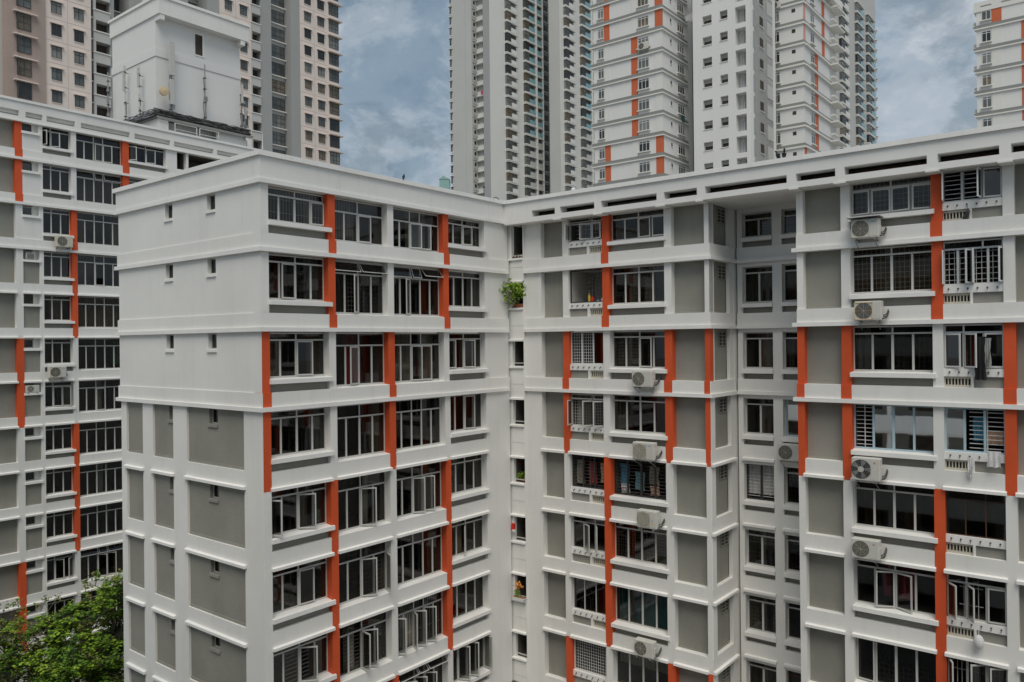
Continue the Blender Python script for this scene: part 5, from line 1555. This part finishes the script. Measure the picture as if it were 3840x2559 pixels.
bird(B.P(13.10, .3, PT + .002), ROTB - 2.0, 'left one of two black birds on the right parapet', 1.15)
bird(B.P(13.36, .3, PT + .002), ROTB - 1.1, 'right one of two black birds on the right parapet', 1.3)
m = MB(); p = A.P(.15, -.15, PT); m.tube([p, (p[0], p[1], p[2] + .62)], [.022, .014], 'frame_white', 6); m.tube([p, (p[0], p[1], p[2] + .05)], .05, 'metal_grey', 8)
tag(m.build('lightning_rod', None, origin=p), 'thin white rod standing at the near corner of the parapet', 'rod')
m = MB(); p = A.P(12.2, -.3, PT); m.tube([p, (p[0], p[1], p[2] + .55)], [.02, .02], 'metal_dark', 6); m.ball((p[0], p[1], p[2] + .55), .06, 'metal_dark', 7, 5)
tag(m.build('short_mast', None, origin=p), 'short dark mast on the roof near the inner corner', 'mast')
m = MB(); pts = [A.P(12.7 + .14 * k, -.35, PT + .03 + .16 * math.sin(k * .5) ** 2) for k in range(8)] + [B.P(.1 + .3 * k, -.35, PT + .05 + .1 * math.sin(k * .9) ** 2) for k in range(7)]
m.tube(pts, .022, 'metal_dark', 6); tag(m.build('roof_cable', None, origin=pts[0]), 'dark cable looped along the parapet at the inner corner', 'cable')
m = MB(); p = B.P(3.55, -.15, PT); m.tube([p, (p[0], p[1], p[2] + .10)], .05, 'frame_white', 8); m.ball((p[0], p[1], p[2] + .17), .11, 'frame_white', 10, 8)
tag(m.build('camera_dome', None, origin=p), 'small white dome on the parapet right of the inner corner', 'dome')

# ================================================================== the block the picture is taken from
FO = Fr((-.625, -.78), tuple(-dB))            # faces the right facade
opp = thing('apartment_block', 'white block with long corridor parapets seen only as a reflection in the window panes', 'building', (FO.P(0, -5, 0)[0], FO.P(0, -5, 0)[1], GROUND))
m = MB(); m.box(FO, -26, 30, -10, -1.6, GROUND, 8.2, 'grey_plain'); 
for i in range(-3, 9):
    z = 1.15 - 2.8 * i
    if z < GROUND or z > 8: continue
    if i == 0:
        m.box(FO, -26, -1.2, -.25, -.05, z - 2.3, z - 1.15, 'white'); m.box(FO, 1.2, 30, -.25, -.05, z - 2.3, z - 1.15, 'white')
    else: m.box(FO, -26, 30, -.25, -.05, z - 2.3, z - 1.15, 'white')
    m.box(FO, -26, 30, -1.6, -.1, z - 2.45, z - 2.31, 'white')
m.box(FO, -26, 30, -10, .3, 8.2, 8.6, 'white')
for k in range(-7, 9):
    if k: m.box(FO, k * 3.6 - .15, k * 3.6 + .15, -.5, -.24, GROUND, 8.2, 'white')
m.build('wall', opp)
m = MB()
for i in range(-3, 9):
    for k in range(-7, 8):
        z = 1.15 - 2.8 * i
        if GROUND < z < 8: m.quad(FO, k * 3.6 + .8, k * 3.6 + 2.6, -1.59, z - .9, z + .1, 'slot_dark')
m.build('window', opp)

# ================================================================== ground, road
g = MB(); g.add([(-900, -700, GROUND), (900, -700, GROUND), (900, 1500, GROUND), (-900, 1500, GROUND)], [(0, 1, 2, 3)], 'pavement')
tag(g.build('ground'), kind='structure')
r_ = MB(); r_.box(D, -30, 40, 1.6, 8.6, GROUND - .5, GROUND + .004, 'asphalt'); tag(r_.build('road'), kind='structure')
k_ = MB(); k_.box(D, -30, 40, 1.35, 1.6, GROUND - .5, GROUND + .13, 'concrete'); k_.box(D, -30, 40, 8.6, 8.85, GROUND - .5, GROUND + .13, 'concrete'); tag(k_.build('kerb'), kind='structure')
l_ = MB(); l_.box(D, -30, 40, 2.0, 2.12, GROUND - .4, GROUND + .008, 'road_paint'); l_.box(D, -30, 40, 2.25, 2.37, GROUND - .4, GROUND + .008, 'road_paint'); tag(l_.build('road_marking'), kind='structure')
gr = MB(); gr.box(D, -30, 40, 8.85, 17, GROUND - .5, GROUND + .06, 'grass'); tag(gr.build('lawn'), kind='structure')

# ================================================================== trees
def tree(label, base, top, seed, crowns, nleaf, lsize, mats, twig=0):
    q = random.Random(seed)
    t = thing('tree', label, 'tree', base)
    tr = MB(); lf = MB(); bx_, by_, bz_ = base
    fork = Vector((bx_ + q.uniform(-.3, .3), by_ + q.uniform(-.3, .3), bz_ + (top - bz_) * .38))
    tr.tube([Vector(base), Vector(base).lerp(fork, .5) + Vector((.08, -.05, 0)), fork], [.26, .20, .17], 'bark', 9)
    for (cx, cy, cz, rx, rz) in crowns:
        c = Vector((cx, cy, cz))
        mid = fork.lerp(c, .55) + Vector((q.uniform(-.4, .4), q.uniform(-.4, .4), q.uniform(.0, .5)))
        tr.tube([fork, mid, c], [.12, .08, .045], 'bark', 7)
        nb = max(7, int(nleaf * rx / 1.0))
        for _ in range(nb):
            d = Vector((q.gauss(0, 1), q.gauss(0, 1), q.gauss(.15, .8))).normalized()
            rr_ = q.uniform(.3, 1.12) ** .7
            e = c + Vector((d.x * rx * rr_, d.y * rx * rr_, d.z * rz * rr_))
            st = fork.lerp(c, q.uniform(.6, 1.0))
            m_ = st.lerp(e, .55) + Vector((q.uniform(-.2, .2), q.uniform(-.2, .2), q.uniform(-.05, .3)))
            tr.tube([st, m_, e], [.035, .02, .008], 'bark', 5)
            mt = q.choice(mats)
            for sp in range(q.randint(4, 7)):
                dd = Vector((q.gauss(0, 1), q.gauss(0, 1), q.gauss(.1, .6))).normalized()
                tip = e + dd * q.uniform(.25, .6)
                tr.tube([e, tip], [.008, .004], 'bark', 3)
                nl = q.randint(9, 16)
                for k in range(nl):
                    f = (k + 1) / nl; p = e.lerp(tip, f) + Vector((q.gauss(0, .05), q.gauss(0, .05), q.gauss(0, .05)))
                    an = q.uniform(0, 6.283); s_ = lsize * q.uniform(.7, 1.3)
                    ld = Vector((math.cos(an), math.sin(an), q.uniform(-.5, .25))).normalized()
                    nn = Vector((q.uniform(-.6, .6), q.uniform(-.6, .6), 1)).normalized(); sd_ = ld.cross(nn).normalized() * s_ * .30
                    lf.add([p, p + ld * s_ * .5 + sd_, p + ld * s_, p + ld * s_ * .5 - sd_], [(0, 1, 2, 3)], mt if q.random() < .7 else q.choice(mats))
    for _ in range(twig):
        (cx, cy, cz, rx, rz) = q.choice(crowns); c = Vector((cx, cy, cz + rz * .4))
        e = c + Vector((q.gauss(0, rx * .5), q.gauss(0, rx * .5), rz * q.uniform(.6, 1.25))); m_ = c.lerp(e, .5) + Vector((q.uniform(-.3, .3), q.uniform(-.3, .3), 0))
        tr.tube([c, m_, e], [.04, .025, .008], 'bark', 5)
        for k in range(5):
            e2 = e + Vector((q.gauss(0, .35), q.gauss(0, .35), q.uniform(0, .5))); tr.tube([m_.lerp(e, .6), e2], [.012, .004], 'bark', 3)
            for k2 in range(5): leaves(lf, e2, 3, (.08, .08, .08), lsize * .8, ['leaf_dry', 'leaf_mid'], q.randint(0, 9999))
    tr.build('trunk', t); lf.build('crown', t)
LM3 = ['leaf_mid', 'leaf_mid', 'leaf_light', 'leaf_light', 'leaf_dark']
tree('leafy green tree with a bright crown between the gable and the left slab block', (-22.8, 43.0, GROUND), -12.5, 5,
     [(-21.3, 43.0, -13.7, 1.35, 1.05), (-20.2, 43.2, -14.3, 1.2, .9), (-23.6, 43.4, -15.0, 1.6, 1.0), (-20.8, 44.0, -15.4, 1.5, 1.2), (-22.4, 42.2, -16.4, 1.9, 1.1), (-25.4, 43.2, -15.6, 1.1, .8), (-24.6, 42.3, -17.3, 1.7, 1.0), (-21.2, 42.0, -17.9, 1.9, 1.1), (-23.0, 43.2, -18.6, 2.2, 1.2)],
     30, .20, LM3, 12)
tree('sparser tree with bare brown twigs at the lower left edge', (-27.6, 43.2, GROUND), -13.6, 9,
     [(-26.8, 43.0, -16.9, 1.2, .9), (-28.2, 43.6, -15.9, 1.3, 1.1), (-27.2, 42.4, -18.6, 1.7, 1.0), (-29.2, 42.8, -18.2, 1.7, 1.2), (-25.8, 42.2, -18.9, 1.3, .8)],
     24, .19, ['leaf_mid', 'leaf_mid', 'leaf_dry', 'leaf_light', 'leaf_dark'], 20)
bpy.context.view_layer.update()
